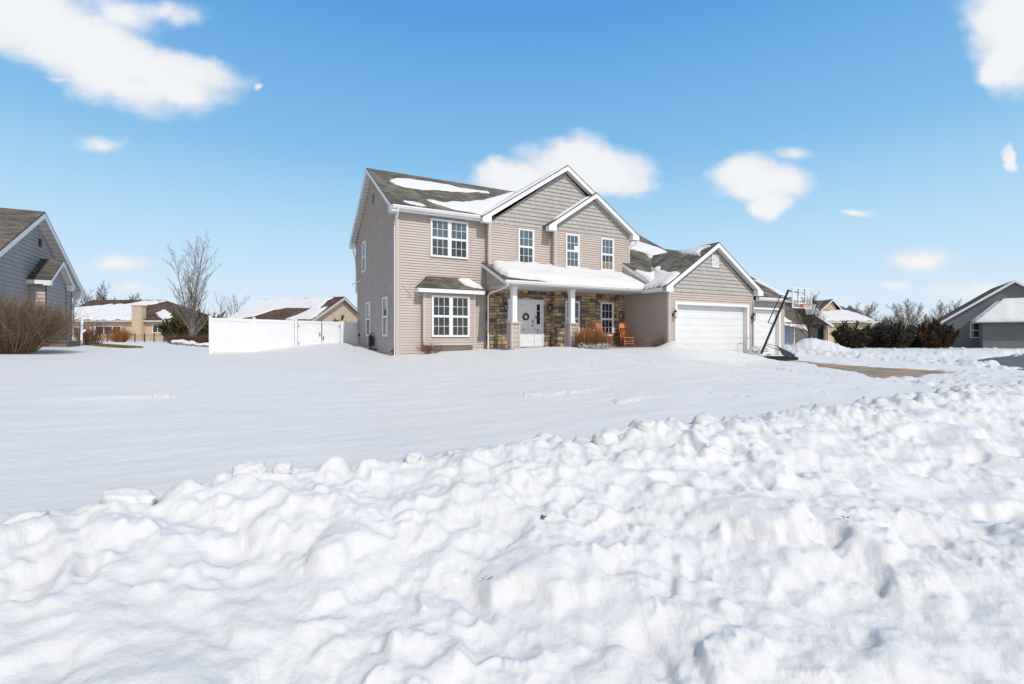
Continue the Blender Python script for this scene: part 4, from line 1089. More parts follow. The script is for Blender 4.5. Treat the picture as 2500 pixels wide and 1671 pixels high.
# wreath
import bmesh
t = empty('door_wreath', W(10.86, Dc-.07, .89), YAW, 'small dark brown round wreath hanging on the white entry door', 'wreath'); o_ = (10.86, Dc-.07, .89)
b = MB(o_); rg = random.Random(4)
for k in range(150):
    a = rg.uniform(0, 6.283); r_ = .125+rg.gauss(0, .016); p = Vector((10.86+r_*math.cos(a), Dc-.075+rg.gauss(0, .012), .89+r_*math.sin(a)))
    d = Vector((-math.sin(a)+rg.gauss(0, .5), rg.gauss(-.2, .3), math.cos(a)+rg.gauss(0, .5))).normalized()*.06
    c = rg.choice([(.05, .025, .015), (.10, .04, .02), (.03, .03, .015), (.16, .06, .03)])
    b.tube([p-d, p+d], [.007, .003], 4, c, False)
b.build('ring', 'twig', t)
b = MB(o_)
for dx in (-.03, .03): b.poly([(10.86, Dc-.09, .86), (10.86+dx*1.8, Dc-.10, .90), (10.86+dx*1.6, Dc-.09, .83)])
b.tube([(10.86, Dc-.085, .80), (10.86, Dc-.085, .94)], [.04, .015], 8); b.build('bow', 'label', t)
# loose cable on the wall
b = MB((5.3, Dm, -.85)); b.tube([(5.28, 19.27, 2.12), (5.45, 19.26, 1.9), (5.60, 19.26, 1.78), (5.66, 19.26, 1.66), (5.9, 19.26, 1.42), (6.08, 19.26, 1.34)], .009, 5)
b.tube([(5.60, 19.26, 1.78), (5.50, 19.25, 1.62), (5.66, 19.25, 1.6)], .008, 5)
tag(b.build('loose_cable', 'trimtan', None, W(5.3, Dm, -.85), YAW), 'thin pale cable hanging loose on tan siding left of the bay window', 'cable')
# metal frame by the garage door
b = MB((21.6, 15.62, -1.0)); y = 15.66
b.tube([(21.42, y, -.05), (21.36, y-.12, -.78), (21.72, y-.12, -.80), (21.98, y, -.80)], .016, 6); b.tube([(21.42, y, -.05), (21.95, y+.05, -.06)], .014, 6); b.tube([(21.48, y-.03, -.5), (21.46, y-.05, -.72)], .010, 5)
b.tube([(21.98, y, -.80), (22.0, y, .16), (22.12, y, .18)], .010, 6); b.tube([(21.36, y-.12, -.78), (21.36, y-.12, -.98)], .014, 6); b.tube([(21.72, y-.12, -.80), (21.72, y-.12, -.98)], .014, 6)
tag(b.build('wire_stand', 'gray', None, W(21.6, 15.62, -1.0), YAW), 'thin gray metal wire stand leaning at the right edge of the big garage door', 'wire stand')

# ----- snow on the roofs
HA = (HLOC, YAW, HOFF)
g = 'snow patches on the roof of the tan house'
snow_patch('roof_snow', 'long thin snow strip just below the main ridge of the tan house', g, MP,
 [(5.53, 22.11), (5.85, 22.61), (6.64, 22.87), (7.47, 22.92), (8.51, 22.88), (9.24, 22.69), (10.06, 22.69), (10.82, 22.84), (10.78, 22.57), (10.25, 22.44), (10.16, 22.56), (9.29, 22.11), (8.5, 21.92), (7.69, 21.77), (6.87, 21.48), (6.35, 21.44), (5.93, 21.5), (5.61, 21.67)], .07, *HA, res=.045, edge=.15, nz=.05, seed=1)
snow_patch('roof_snow', 'wide snow patch in the valley left of the tall front gable', g, MP,
 [(6.45, 20.15), (6.85, 20.02), (7.14, 19.95), (7.52, 20.0), (7.87, 20.25), (8.65, 20.52), (9.53, 21.0), (10.82, 22.03), (12.43, 23.32), (13.0, 23.6), (10.9, 21.4), (8.75, 18.98), (8.45, 19.2), (7.94, 19.19), (7.47, 19.3), (7.08, 19.55), (6.69, 19.78)], .10, *HA, res=.05, edge=.2, nz=.07, seed=2)
snow_patch('roof_snow', 'small ragged snow strip along the left eave of the main roof', g, MP,
 [(5.43, 19.48), (5.72, 19.53), (6.1, 19.47), (6.30, 19.22), (5.9, 19.14), (5.58, 19.2)], .04, *HA, res=.03, edge=.1, nz=.06, seed=3)
snow_patch('roof_snow', 'smooth snow sheet on the left slope of the tall front gable', g, (8.04-.66*13, .66, 0),
 [(8.66, 18.74), (12.95, 18.74), (12.95, 23.6), (8.72, 19.0)], .09, *HA, res=.06, edge=.15, nz=.02, seed=4)
snow_patch('roof_snow', 'thin snow layer on the left slope of the smaller front gable', g, (6.88-.67*14.46, .67, 0),
 [(12.2, 18.48), (14.1, 18.45), (14.2, 18.98), (12.3, 18.98)], .07, *HA, res=.04, edge=.12, nz=.04, seed=5)
snow_patch('roof_snow', 'thick snow blanket covering the whole porch roof', g, PP,
 [(9.12, 17.38), (9.7, 17.24), (10.4, 17.22), (10.9, 17.06), (11.6, 16.98), (14.5, 16.97), (16.3, 16.96), (16.4, 19.2), (14, 19.22), (9.3, 19.2), (8.98, 18.3), (9.0, 17.8)], .23, *HA, res=.035, edge=.22, nz=.03, seed=6, sharp=.38)
snow_patch('roof_snow', 'snow bank filling the valley between the porch roof and garage gable', g, (4.47-.655*19.42, .655, 0),
 [(16.05, 15.55), (16.9, 15.53), (17.05, 15.9), (17.1, 16.48), (17.5, 17.3), (17.9, 17.75), (17.6, 17.95), (16.9, 17.2), (16.3, 17.1), (16.02, 16.8)], .16, *HA, res=.04, edge=.22, nz=.07, seed=7)
snow_patch('roof_snow', 'snow tongue at the foot of the garage wing roof above the porch end', g, RP,
 [(16.30, 17.75), (16.85, 17.5), (17.35, 17.75), (17.95, 18.35), (17.2, 17.2), (16.3, 16.3), (16.25, 16.6)], .14, *HA, res=.04, edge=.15, nz=.05, seed=12)
snow_patch('roof_snow', 'snow patch high on the garage wing roof beside the two storey wall', g, RP,
 [(18.7, 20.95), (19.59, 21.85), (20.34, 22.22), (20.91, 21.69), (21.33, 21.46), (21.55, 20.84), (20.45, 20.37), (19.86, 20.08), (19.12, 19.5), (19.15, 19.73), (19.4, 20.4), (18.9, 20.7), (17.2, 21.1), (17.2, 21.9)], .12, *HA, res=.05, edge=.2, nz=.07, seed=8)
snow_patch('roof_snow', 'snow cap near the ridge on the left slope of the garage gable', g, (4.47-.655*19.42, .655, 0),
 [(19.3, 17.9), (19.38, 17.17), (19.28, 15.83), (19.1, 15.7), (18.93, 16.05), (18.7, 16.04), (18.3, 15.6), (18.62, 16.3), (18.85, 17.1), (19.1, 17.6)], .07, *HA, res=.03, edge=.12, nz=.05, seed=9)
snow_patch('roof_snow', 'snow strip along the right rake of the single garage bay', g, (RP[0]-.004, 0, RP[2]),
 [(25.3, 17.9), (25.68, 17.9), (25.7, 15.95), (25.0, 15.95), (25.05, 16.2), (25.25, 16.8)], .06, *HA, res=.03, edge=.12, nz=.04, seed=10)
snow_patch('roof_snow', 'round snow pillow on the right half of the bay window roof', g, (1.99-(.53/.49)*18.80, 0, .53/.49),
 [(7.69, 19.21), (7.94, 19.25), (8.2, 19.26), (8.42, 19.1), (8.62, 18.95), (8.70, 18.86), (8.29, 18.88), (7.98, 18.94), (7.80, 19.06)], .11, *HA, res=.02, edge=.12, nz=.03, seed=11)

# ------------------------------------------------------------------ privacy fence
def IMG(px, Z, rel=0.0):      # world point at a given image column and depth, height relative to the eye
    return Vector(((px-1250)/1179*Z, Z, rel+CAMZ))
FD = 27.25
f_o = (-1.8, FD, -.9)
t = empty('privacy_fence', W(*f_o), YAW, 'white vinyl privacy fence with flat post caps and a double gate beside the tan house', 'fence')
def ftop(s): return .90-.019*(s+1.8)
def fb(): return MB(f_o)
def panel(b, s1, s2, dn=0.):
    P = FRONT(FD); n = max(1, round((s2-s1)/.15)); w = (s2-s1)/n
    for k in range(n):
        a, c = s1+k*w, s1+(k+1)*w; z1, z2 = ftop(a)-.12, ftop(c)-.12
        b.prism([(a+.0008, FD-.018-dn, -1.1), (c-.0008, FD-.018-dn, -1.1), (c-.0008, FD-.018-dn, z2), (a+.0008, FD-.018-dn, z1)], (0, .03, 0))
    for (h0, h1, q) in ((-.14, 0, .035), (-1.66, -1.52, .035)):
        b.prism([(s1, FD-q-dn, ftop(s1)+h0), (s2, FD-q-dn, ftop(s2)+h0), (s2, FD-q-dn, ftop(s2)+h1), (s1, FD-q-dn, ftop(s1)+h1)], (0, .07, 0))
posts = [-1.8, .04, 1.80]
for a, c in ((-1.74, -.02), (.10, 1.74)):
    b = fb(); panel(b, a, c); b.build('fence_panel', 'fence', t)
b = fb(); panel(b, 4.26, 5.02); b.build('fence_panel', 'fence', t)
for s_ in posts+[1.95, 4.2]:
    b = fb(); P = FRONT(FD); z = ftop(s_); b.box(P, s_-.063, s_+.063, -1.1, z+.05, -.063, .063); p = b.build('fence_post', 'fence', t)
    if s_ < 1.9:
        c = fb(); c.box(P, s_-.085, s_+.085, z+.05, z+.075, -.085, .085)
        q = [(s_-.07, FD-.07, z+.075), (s_+.07, FD-.07, z+.075), (s_+.07, FD+.07, z+.075), (s_-.07, FD+.07, z+.075)]; tp = (s_, FD, z+.12)
        for k in range(4): c.poly([q[k], q[(k+1) % 4], tp])
        c.build('post_cap', 'fence', p)
for a, c, hx in ((2.04, 3.18, 3.10), (3.22, 4.12, 3.27)):
    b = fb(); panel(b, a, c, .01); gt = b.build('gate', 'fence', t)
    b = fb(); b.box(FRONT(FD), hx-.02, hx+.02, .02 if hx < 3.2 else -.16, .20 if hx < 3.2 else 0.0, .04, .10); b.build('gate_latch', 'black', gt)
    hs = a+.03 if hx < 3.2 else c-.03
    for z in (.55, -.35):
        b = fb(); b.box(FRONT(FD), hs-.05, hs+.04, z-.06, z+.06, .045, .06); b.build('hinge', 'gray', gt)

# ------------------------------------------------------------------ generic simple building in a yawed frame (x along, y back)
class Frm:
    def __init__(s, name, px, Z, yaw, label, cat='house', z0=-1.0, group=None):
        s.o = IMG(px, Z, z0); s.z0 = z0; s.rz = yaw; s.root = empty(name, s.o, yaw, label, cat, group); s.off = (0, 0, z0)
    def mb(s): return MB(s.off)
def wall(b, pts): b.poly(pts)
def snow_on(B, name, label, g, plane, poly, th, **k):
    return snow_patch(name, label, g, plane, poly, th, B.o, B.rz, B.off, **k)

# ----- left neighbour (same street frame)
LO = (-7.45, 25.0, -.7)
N1 = Bld('neighbour_house', W(*LO), YAW, 'gray sided house cut by the left edge with a small gabled bump out', 'house', LO)
zr, pt = 4.84, .548
def lz(D): return zr-pt*abs(D-25.05)
def n1(b, nm, m): return b.build(nm, m, N1.root)
b = N1.mb(); siding(b, SIDER(-7.45), [(-.8, 20.5, 29.45), (2.1, 20.5, 29.45), (4.55, 25.0, 25.1)], .15); n1(b, 'wall', 'sideL')
b = N1.mb(); siding(b, FRONT(20.5), [(-.8, -16, -7.45), (2.1, -16, -7.45)], .15); b.poly([(-16, 29.45, -.8), (-7.45, 29.45, -.8), (-7.45, 29.45, 2.1), (-16, 29.45, 2.1)]); n1(b, 'wall', 'sideL')
b = N1.mb(); roof_poly(b, [(-16, 20.1, lz(20.1)), (-7.1, 20.1, lz(20.1)), (-7.1, 25.05, zr), (-16, 25.05, zr)]); n1(b, 'roof', 'roofL')
b = N1.mb(); roof_poly(b, [(-16, 30.0, lz(30.0)), (-7.1, 30.0, lz(30.0)), (-7.1, 25.05, zr), (-16, 25.05, zr)]); n1(b, 'roof', 'roofL')
for De in (20.1, 30.0):
    b = N1.mb(); b.prism([(-7.13, De, lz(De)-.052), (-7.13, 25.05, zr-.052), (-7.13, 25.05, zr-.25), (-7.13, De, lz(De)-.25)], (.03, 0, 0))
    sg = 1 if De > 25 else -1
    b.prism([(-7.134, De, lz(De)-.06), (-7.134, De, lz(De)-.34), (-7.134, De-sg*.45, lz(De)-.34), (-7.134, De-sg*.45, lz(De)+.45*pt-.25)], (-.31, 0, 0)); n1(b, 'fascia', 'white')
    b = N1.mb(); N = 20
    for k in range(N):
        for (u0, u1, dz) in ((k/N, (k+.5)/N, 0), ((k+.5)/N, (k+1)/N, .012)):
            d0, d1 = De+(25.05-De)*u0, De+(25.05-De)*u1
            b.poly([(-7.45, d0, lz(d0)-.23-dz), (-7.13, d0, lz(d0)-.23-dz), (-7.13, d1, lz(d1)-.23-dz), (-7.45, d1, lz(d1)-.23-dz)])
    n1(b, 'soffit', 'soffit')
b = N1.mb(); b.tube([(-7.3, 29.95, 1.95), (-7.3, 29.9, 1.85), (-7.38, 29.6, 1.62), (-7.38, 29.5, 1.5), (-7.38, 29.5, -.5)], .05, 6); n1(b, 'downspout', 'white')
b = N1.mb(); P = SIDER(-7.45); b.box(P, 25.55, 25.72, 3.55, 3.85, .02, .07); n1(b, 'gable_vent', 'black')
# bump out
bz, bp_ = 3.10, .66
def bzz(D): return bz-bp_*abs(D-25.78)
b = N1.mb(); siding(b, SIDER(-6.98), [(-.8, 24.68, 26.9), (2.15, 24.68, 26.9), (2.85, 25.7, 25.86)], .15); n1(b, 'wall', 'sideL')
b = N1.mb(); siding(b, FRONT(24.66), [(-.8, -7.45, -6.98), (2.15, -7.45, -6.98)], .15); b.poly([(-7.45, 26.92, -.8), (-6.98, 26.92, -.8), (-6.98, 26.92, 2.15), (-7.45, 26.92, 2.15)]); n1(b, 'wall', 'siding')  # tan siding here paints in the sunlight on the bump out's front face
for De in (24.38, 27.18):
    b = N1.mb(); roof_poly(b, [(-7.45, De, bzz(De)), (-6.74, De, bzz(De)), (-6.74, 25.78, bz), (-7.45, 25.78, bz)]); n1(b, 'roof', 'roofL')
    sg = 1 if De > 25.8 else -1
    b = N1.mb(); b.prism([(-6.77, De, bzz(De)-.052), (-6.77, 25.78, bz-.052), (-6.77, 25.78, bz-.20), (-6.77, De, bzz(De)-.20)], (.03, 0, 0)); b.box(lambda a, h, n: (a, n, h), -7.44, -6.775, bzz(De)-.2, bzz(De)-.052, De+sg*.001, De-sg*.03)
    b.prism([(-6.774, De, bzz(De)-.06), (-6.774, De, bzz(De)-.24), (-6.774, De-sg*.3, bzz(De)-.24), (-6.774, De-sg*.3, bzz(De)+.3*bp_-.2)], (-.2, 0, 0)); n1(b, 'fascia', 'white')
    b = N1.mb(); b.poly([(-7.45, De, bzz(De)-.18), (-6.77, De, bzz(De)-.18), (-6.77, 25.78, bz-.18), (-7.45, 25.78, bz-.18)]); n1(b, 'soffit', 'soffit')
b = N1.mb(); b.box(SIDER(-6.98), 26.83, 26.92, -.8, 2.1, 0, .03); n1(b, 'corner_board', 'black')
b = N1.mb(); b.box(SIDER(-7.45), 29.37, 29.46, -.8, 2.1, 0, .03); n1(b, 'corner_board', 'browng')
b = MB((-6.8, 25.4, -.6)); b.box(SIDER(-6.98), 24.9, 26.6, -.9, -.22, .05, .55); b.box(SIDER(-6.98), 24.85, 26.65, -.22, -.17, .03, .6)
tag(b.build('planter_box', 'browng', None, W(-6.8, 25.4, -.6), YAW), 'low dark planter box against the bump out of the left gray house', 'planter')
b = MB((-6.3, 27.5, -.7)); b.tube([(-6.55, 26.6, -.33), (-6.4, 26.6, -.28), (-6.4, 26.7, .55), (-6.42, 26.8, .68), (-6.5, 26.95, .70)], .045, 8); b.tube([(-6.40, 26.68, .18), (-6.3, 26.75, .28)], .05, 8)
tag(b.build('vent_pipe', 'white', None, W(-6.3, 27.5, -.7), YAW), 'white plastic pipe standing beside the left gray house behind the bush', 'pipe')

# ----- far ranch house on the left
N2 = Frm('ranch_house', 300, 60, R(0), 'far tan ranch house with brown roof and tan chimney, left of the bare tree', z0=-1.0)
def n2(b, nm, m): return b.build(nm, m, N2.root)
XL, XR = -9, 6.4
def z2(y): return 2.02+.46*(y+.5)
b = N2.mb(); b.poly([(XL, 0, -1), (XR-.4, 0, -1), (XR-.4, 0, 2.0), (XL, 0, 2.0)]); b.poly([(XR-.4, 0, -1), (XR-.4, 12, -1), (XR-.4, 12, 2), (XR-.4, 0, 2)]); n2(b, 'wall', 'tan')
b = N2.mb(); roof_poly(b, [(XL, -.5, z2(-.5)), (XR, -.5, z2(-.5)), (XR-5.6, 6, z2(6)), (XL, 6, z2(6))]); n2(b, 'roof', 'roofB')
b = N2.mb(); roof_poly(b, [(XR, -.5, z2(-.5)), (XR, 12.5, z2(-.5)), (XR-5.6, 6, z2(6))], along=(0, 1, 0)); n2(b, 'roof', 'roofB')
b = N2.mb(); b.box(FRONT(-.5), XL, XR, 1.83, 1.98, -.04, 0); n2(b, 'fascia', 'soffit')
def simple_window(B, P, a0, a1, h0, h1, cols=1, rows=1, n=.0, m='white'):
    f = B.mb(); t_ = .07
    f.box(P, a0, a1, h1-t_, h1, n, n+.06); f.box(P, a0, a1, h0, h0+t_, n, n+.06); f.box(P, a0, a0+t_, h0+t_, h1-t_, n, n+.06); f.box(P, a1-t_, a1, h0+t_, h1-t_, n, n+.06)
    for i in range(1, cols): x = a0+(a1-a0)*i/cols; f.box(P, x-.03, x+.03, h0+t_, h1-t_, n, n+.055)
    for i in range(1, rows):
        y = h0+(h1-h0)*i/rows; w = (a1-a0)/cols
        for j in range(cols): f.box(P, a0+w*j+(.032 if j else t_), a0+w*(j+1)-(.032 if j < cols-1 else t_), y-.03, y+.03, n, n+.05)
    o = f.build('window', m, B.root)
    g = B.mb(); g.box(P, a0+t_, a1-t_, h0+t_, h1-t_, n, n+.02); g.build('pane', 'glassdark', o)
P = FRONT(0)
simple_window(N2, P, 3.7, 5.6, .45, 1.45, 3); simple_window(N2, P, -6.3, -4.6, -.2, 1.2, 2); simple_window(N2, P, -3.4, -.2, .2, 1.3, 3)
b = N2.mb(); b.box(FRONT(-.55), 1.65, 2.85, -1, 3.75, -.6, .15); b.box(FRONT(-.55), 1.55, 2.95, 3.75, 3.85, -.7, .22); n2(b, 'chimney', 'tan')
pl = (2.02+.23, 0, .46)
snow_on(N2, 'roof_snow', 'broad snow sheet on the brown roof of the far left ranch house', 'snow on the far left ranch roof', pl, [(-8.9, .6), (-6.5, -.2), (-3.5, -.42), (1.4, -.42), (1.6, .3), (.4, 1.6), (-.3, 2.9), (-1.1, 3.6), (.6, 4.6), (1.2, 5.6), (-1.5, 5.7), (-3, 4.6), (-5.5, 4.3), (-8.9, 3.4)], .12, res=.12, edge=.4, nz=.3, seed=21)
snow_on(N2, 'roof_snow', 'small snow patch right of the tan chimney on the far ranch roof', 'snow on the far left ranch roof', pl, [(3.0, 1.6), (3.0, 2.6), (3.9, 2.2), (5.0, 1.2), (5.9, .2), (5.3, -.3), (4.1, .6)], .1, res=.1, edge=.3, nz=.25, seed=22)

# ----- house behind the fence (its gable end faces right)
yaw3 = R(-17.5)
N3 = Frm('gable_house', 833, 43, yaw3, 'tan house with a snowy brown roof rising behind the white fence', z0=-1.2)
def n3(b, nm, m): return b.build(nm, m, N3.root)
rz3, pz = 3.55, .52
def z3(y): return rz3-pz*abs(y)
XL3, xh = -8.9, -8.9
b = N3.mb(); roof_poly(b, [(XL3, -4.2, z3(4.2)), (.35, -4.2, z3(4.2)), (.35, 0, rz3), (xh, 0, rz3)]); n3(b, 'roof', 'roofB')
b = N3.mb(); roof_poly(b, [(XL3, 4.2, z3(4.2)), (.35, 4.2, z3(4.2)), (.35, 0, rz3), (xh, 0, rz3)]); n3(b, 'roof', 'roofB')
b = N3.mb(); b.poly([(XL3+.4, -3.9, -1.2), (XL3+.4, 3.9, -1.2), (XL3+.4, 3.9, z3(3.9)-.1), (XL3+.4, 0, rz3-.1), (XL3+.4, -3.9, z3(3.9)-.1)]); n3(b, 'wall', 'tan')
b = N3.mb(); b.poly([(0, -3.9, -1.2), (0, 3.9, -1.2), (0, 3.9, z3(3.9)-.1), (0, 0, rz3-.1), (0, -3.9, z3(3.9)-.1)]); n3(b, 'wall', 'tan')
b = N3.mb(); b.poly([(XL3+.4, -3.9, -1.2), (0, -3.9, -1.2), (0, -3.9, z3(3.9)-.1), (XL3+.4, -3.9, z3(3.9)-.1)]); n3(b, 'wall', 'tan')
for sg in (-1, 1):
    b = N3.mb(); b.prism([(.32, sg*4.2, z3(4.2)-.055), (.32, 0, rz3-.055), (.32, 0, rz3-.30), (.32, sg*4.2, z3(4.2)-.30)], (.04, 0, 0)); n3(b, 'fascia', 'trimtan')
b = N3.mb(); b.tube([(-3.1, -1.5, z3(1.5)-.1), (-3.1, -1.5, z3(1.5)+.35)], .06, 8); n3(b, 'roof_vent', 'white')
pl = (rz3, 0, pz)
g = 'snow on the roof behind the fence'
snow_on(N3, 'roof_snow', 'large snow sheet on the brown roof behind the fence', g, pl, [(-8.85, -4.15), (-8.85, -.1), (-.7, -.12), (-.84, -.81), (-.45, -2.45), (.1, -1.9), (.28, -3.2), (.28, -4.15), (-2.3, -4.15), (-1.71, -3.46), (-1.34, -2.5), (-1.53, -2.1), (-2.98, -2.02), (-4.34, -2.02), (-5.2, -2.36), (-6.13, -3.42), (-7.1, -3.72), (-7.3, -4.15)], .12, res=.06, edge=.2, nz=.06, seed=31)
# ----- cream house on the right
yaw4 = R(-10)
N4 = Frm('cream_house', 2016, 58, yaw4, 'cream house with a steep snow covered roof far right of the basketball hoop', z0=-1.2)
def n4(b, nm, m): return b.build(nm, m, N4.root)
b = N4.mb(); b.poly([(0, 0, -1.2), (4.9, 0, -1.2), (4.9, 0, 1.85), (0, 0, 1.85)]); b.poly([(0, 0, -1.2), (0, 10, -1.2), (0, 10, 1.85), (0, 0, 1.85)]); b.poly([(4.9, 0, -1.2), (4.9, 10, -1.2), (4.9, 10, 1.85), (4.9, 5, 4), (4.9, 0, 1.85)]); n4(b, 'wall', 'cream')
def z4(y): return 1.83+.56*(y+.45)
b = N4.mb(); roof_poly(b, [(-2.2, -.45, z4(-.45)), (5.5, -.45, z4(-.45)), (2.0, 4.6, z4(4.6)), (-4.5, 4.6, z4(4.6))]); n4(b, 'roof', 'roof')
b = N4.mb(); roof_poly(b, [(5.5, -.45, z4(-.45)), (5.5, 9.6, z4(-.45)), (2.0, 4.6, z4(4.6))], along=(0, 1, 0)); n4(b, 'roof', 'roof')
b = N4.mb(); b.box(FRONT(-.45), -2.2, 5.5, 1.62, 1.79, -.03, 0); n4(b, 'fascia', 'white')
b = N4.mb(); b.prism([(.3, 2.2, 3.1), (2.3, 2.2, 3.1), (1.65, 2.2, 4.35)], (0, .1, 0)); n4(b, 'gable_wall', 'cream')
b = N4.mb(); roof_poly(b, [(-.1, 2.0, 2.95), (-.1, 4.8, 2.95), (1.65, 4.8, 4.65), (1.65, 2.0, 4.65)], along=(0, 1, 0)); roof_poly(b, [(2.9, 2.0, 3.2), (2.9, 4.8, 3.2), (1.65, 4.8, 4.65), (1.65, 2.0, 4.65)], along=(0, 1, 0)); n4(b, 'roof', 'roof')
b = N4.mb(); b.prism([(-.1, 1.96, 2.9), (1.65, 1.96, 4.6), (1.65, 1.96, 4.40), (-.1, 1.96, 2.72)], (0, .04, 0)); b.prism([(2.9, 1.96, 3.15), (1.65, 1.96, 4.6), (1.65, 1.96, 4.40), (2.9, 1.96, 2.95)], (0, .04, 0)); n4(b, 'fascia', 'white')
simple_window(N4, FRONT(0), 3.3, 4.1, .2, 1.0, 2, 2)
b = N4.mb(); b.tube([(.25, -.4, 1.7), (.25, -.1, 1.4), (.25, -.06, -1)], .05, 6); n4(b, 'downspout', 'white')
pl = (1.83+.56*.45, 0, .56)
snow_on(N4, 'roof_snow', 'wide snow sheet on the roof of the cream house', 'snow on the cream house roof', pl, [(-2.1, -.4), (5.2, -.4), (3.9, 1.4), (2.9, 2.2), (.2, 1.9), (-.2, 4.3), (-3.8, 4.3), (-2.5, .8)], .12, res=.1, edge=.3, nz=.12, seed=41)
# attached brown garage, a building of its own in front of it
N5 = Frm('garage_building', 1895, 52, R(0), 'brown gray house front with a blue shaded garage door, behind the basketball hoop', z0=-1.2)
def n5(b, nm, m): return b.build(nm, m, N5.root)
b = N5.mb(); b.poly([(-2, 0, -1.2), (5.4, 0, -1.2), (5.4, 0, 1.5), (-2, 0, 1.5)]); b.poly([(5.4, 0, -1.2), (5.4, 8, -1.2), (5.4, 8, 1.5), (5.4, 0, 1.5)]); b.poly([(-2, .0, 1.5), (5.4, .0, 1.5), (1.2, .0, 4.1)]); n5(b, 'wall', 'browng')
b = N5.mb(); roof_poly(b, [(5.9, -.4, 1.25), (5.9, 8, 1.25), (1.2, 8, 4.25), (1.2, -.4, 4.25)], along=(0, 1, 0)); roof_poly(b, [(-3.4, -.4, 1.25), (-3.4, 8, 1.25), (1.2, 8, 4.25), (1.2, -.4, 4.25)], along=(0, 1, 0)); n5(b, 'roof', 'roof')
b = N5.mb(); b.prism([(5.9, -.44, 1.2), (1.2, -.44, 4.2), (1.2, -.44, 3.98), (5.9, -.44, .98)], (0, .04, 0)); n5(b, 'fascia', 'white')
b = N5.mb(); b.box(FRONT(-.0), .4, 1.9, -1.2, 1.25, .0, .03); dd = n5(b, 'garage_door', 'shadedoor')
b = N5.mb(); b.box(FRONT(0), 1.9, 1.98, -1.2, 1.25, 0, .05); b.build('door_frame', 'white', dd)
b = N5.mb(); b.box(FRONT(0), 3.55, 5.1, -.6, 1.3, 0, .03); b.build('garage_door', 'glassdark', N5.root)
b = N5.mb(); roof_poly(b, [(-1, -1.3, 1.5), (2.6, -1.3, 1.35), (2.2, 0, 2.7), (-1, 0, 3.2)]); n5(b, 'porch_roof', 'roof')
snow_on(N5, 'roof_snow', 'thick snow roll on the low roof behind the hoop pole', 'snow on the garage house', (2.65, -.2, 1.05), [(-.8, -1.2), (2.5, -1.35), (2.6, -1.1), (2.1, -.1), (-.8, -.1)], .3, res=.07, edge=.3, nz=.1, seed=51)

# ----- gray house at the right edge
N6 = Frm('gray_house', 2295, 44, R(-36), 'slate gray house at the right edge with snowy lower wing roof', z0=-1.2)
def n6(b, nm, m): return b.build(nm, m, N6.root)
AP, ZA, ZE = 4.75, 4.80, 1.32
b = N6.mb(); siding(b, FRONT(0), [(-1.2, .4, 9.1), (ZE+.25, .4, 9.1), (ZA-.06, AP-.02, AP+.02)], .13, .02); n6(b, 'wall', 'grayR')
b = N6.mb(); b.poly([(.4, 0, -1.2), (.4, 9, -1.2), (.4, 9, 1.5), (.4, 0, 1.5)]); n6(b, 'wall', 'grayR')
b = N6.mb(); roof_poly(b, [(0, -.3, ZE), (0, 9, ZE), (AP, 9, ZA), (AP, -.3, ZA)], along=(0, 1, 0)); n6(b, 'roof', 'roofB')
b = N6.mb(); roof_poly(b, [(2*AP, -.3, ZE), (2*AP, 9, ZE), (AP, 9, ZA), (AP, -.3, ZA)], along=(0, 1, 0)); n6(b, 'roof', 'roofB')
for sg in (-1, 1):
    b = N6.mb(); b.prism([(AP+sg*AP, -.33, ZE+.02), (AP, -.33, ZA+.02), (AP, -.33, ZA-.20), (AP+sg*AP, -.33, ZE-.20)], (0, .03, 0)); n6(b, 'fascia', 'white')
    b = N6.mb(); b.poly([(AP+sg*AP, -.3, ZE-.16), (AP, -.3, ZA-.16), (AP, 0, ZA-.16), (AP+sg*AP, 0, ZE-.16)]); n6(b, 'soffit', 'soffit')
b = N6.mb(); b.tube([(.05, -.28, ZE-.1), (.1, -.2, ZE-.25), (.40, -.06, ZE-.5), (.44, -.05, ZE-.65), (.44, -.05, -1.0)], .055, 6); n6(b, 'downspout', 'white')
b = N6.mb(); siding(b, FRONT(-2.0), [(-1.2, 2.53, 12), (1.3, 2.53, 12)], .13, .02); n6(b, 'wall', 'grayR')
b = N6.mb(); b.poly([(2.53, -2.0, -1.2), (2.53, 0, -1.2), (2.53, 0, 1.4), (2.53, -2.0, 1.4)]); n6(b, 'wall', 'grayR')
def z6(y): return 1.38+.78*(y+2.4)
b = N6.mb(); roof_poly(b, [(2.08, -2.4, z6(-2.4)), (12, -2.4, z6(-2.4)), (12, 0, z6(0)), (4.0, 0, z6(0))]); roof_poly(b, [(2.08, -2.4, z6(-2.4)), (2.08, 0, z6(-2.4)), (4.0, 0, z6(0))], along=(0, 1, 0)); n6(b, 'roof', 'roofB')
b = N6.mb(); b.box(FRONT(-2.4), 2.08, 12, 1.16, 1.33, -.03, 0); b.box(SIDEL(2.08), -2.37, 0, 1.16, 1.33, -.03, 0); n6(b, 'fascia', 'white')
simple_window(N6, FRONT(0), 2.0, 2.62, -.12, 1.2, 1, 2, .02)
snow_on(N6, 'roof_snow', 'smooth snow sheet on the lower wing of the gray house', 'snow on the gray house roofs', (1.38+.78*2.4, 0, .78), [(2.0, -2.55), (9, -2.55), (9, -.02), (4.05, -.02)], .14, res=.06, edge=.15, nz=.03, seed=61)
snow_on(N6, 'roof_snow', 'thin snow on the left end slope of the gray wing roof', 'snow on the gray house roofs', (1.38-.78*1.25*2.08*1.0+.0, .975, 0), [(2.02, -2.3), (3.9, -.1), (2.02, -.02)], .10, res=.06, edge=.12, nz=.03, seed=62)

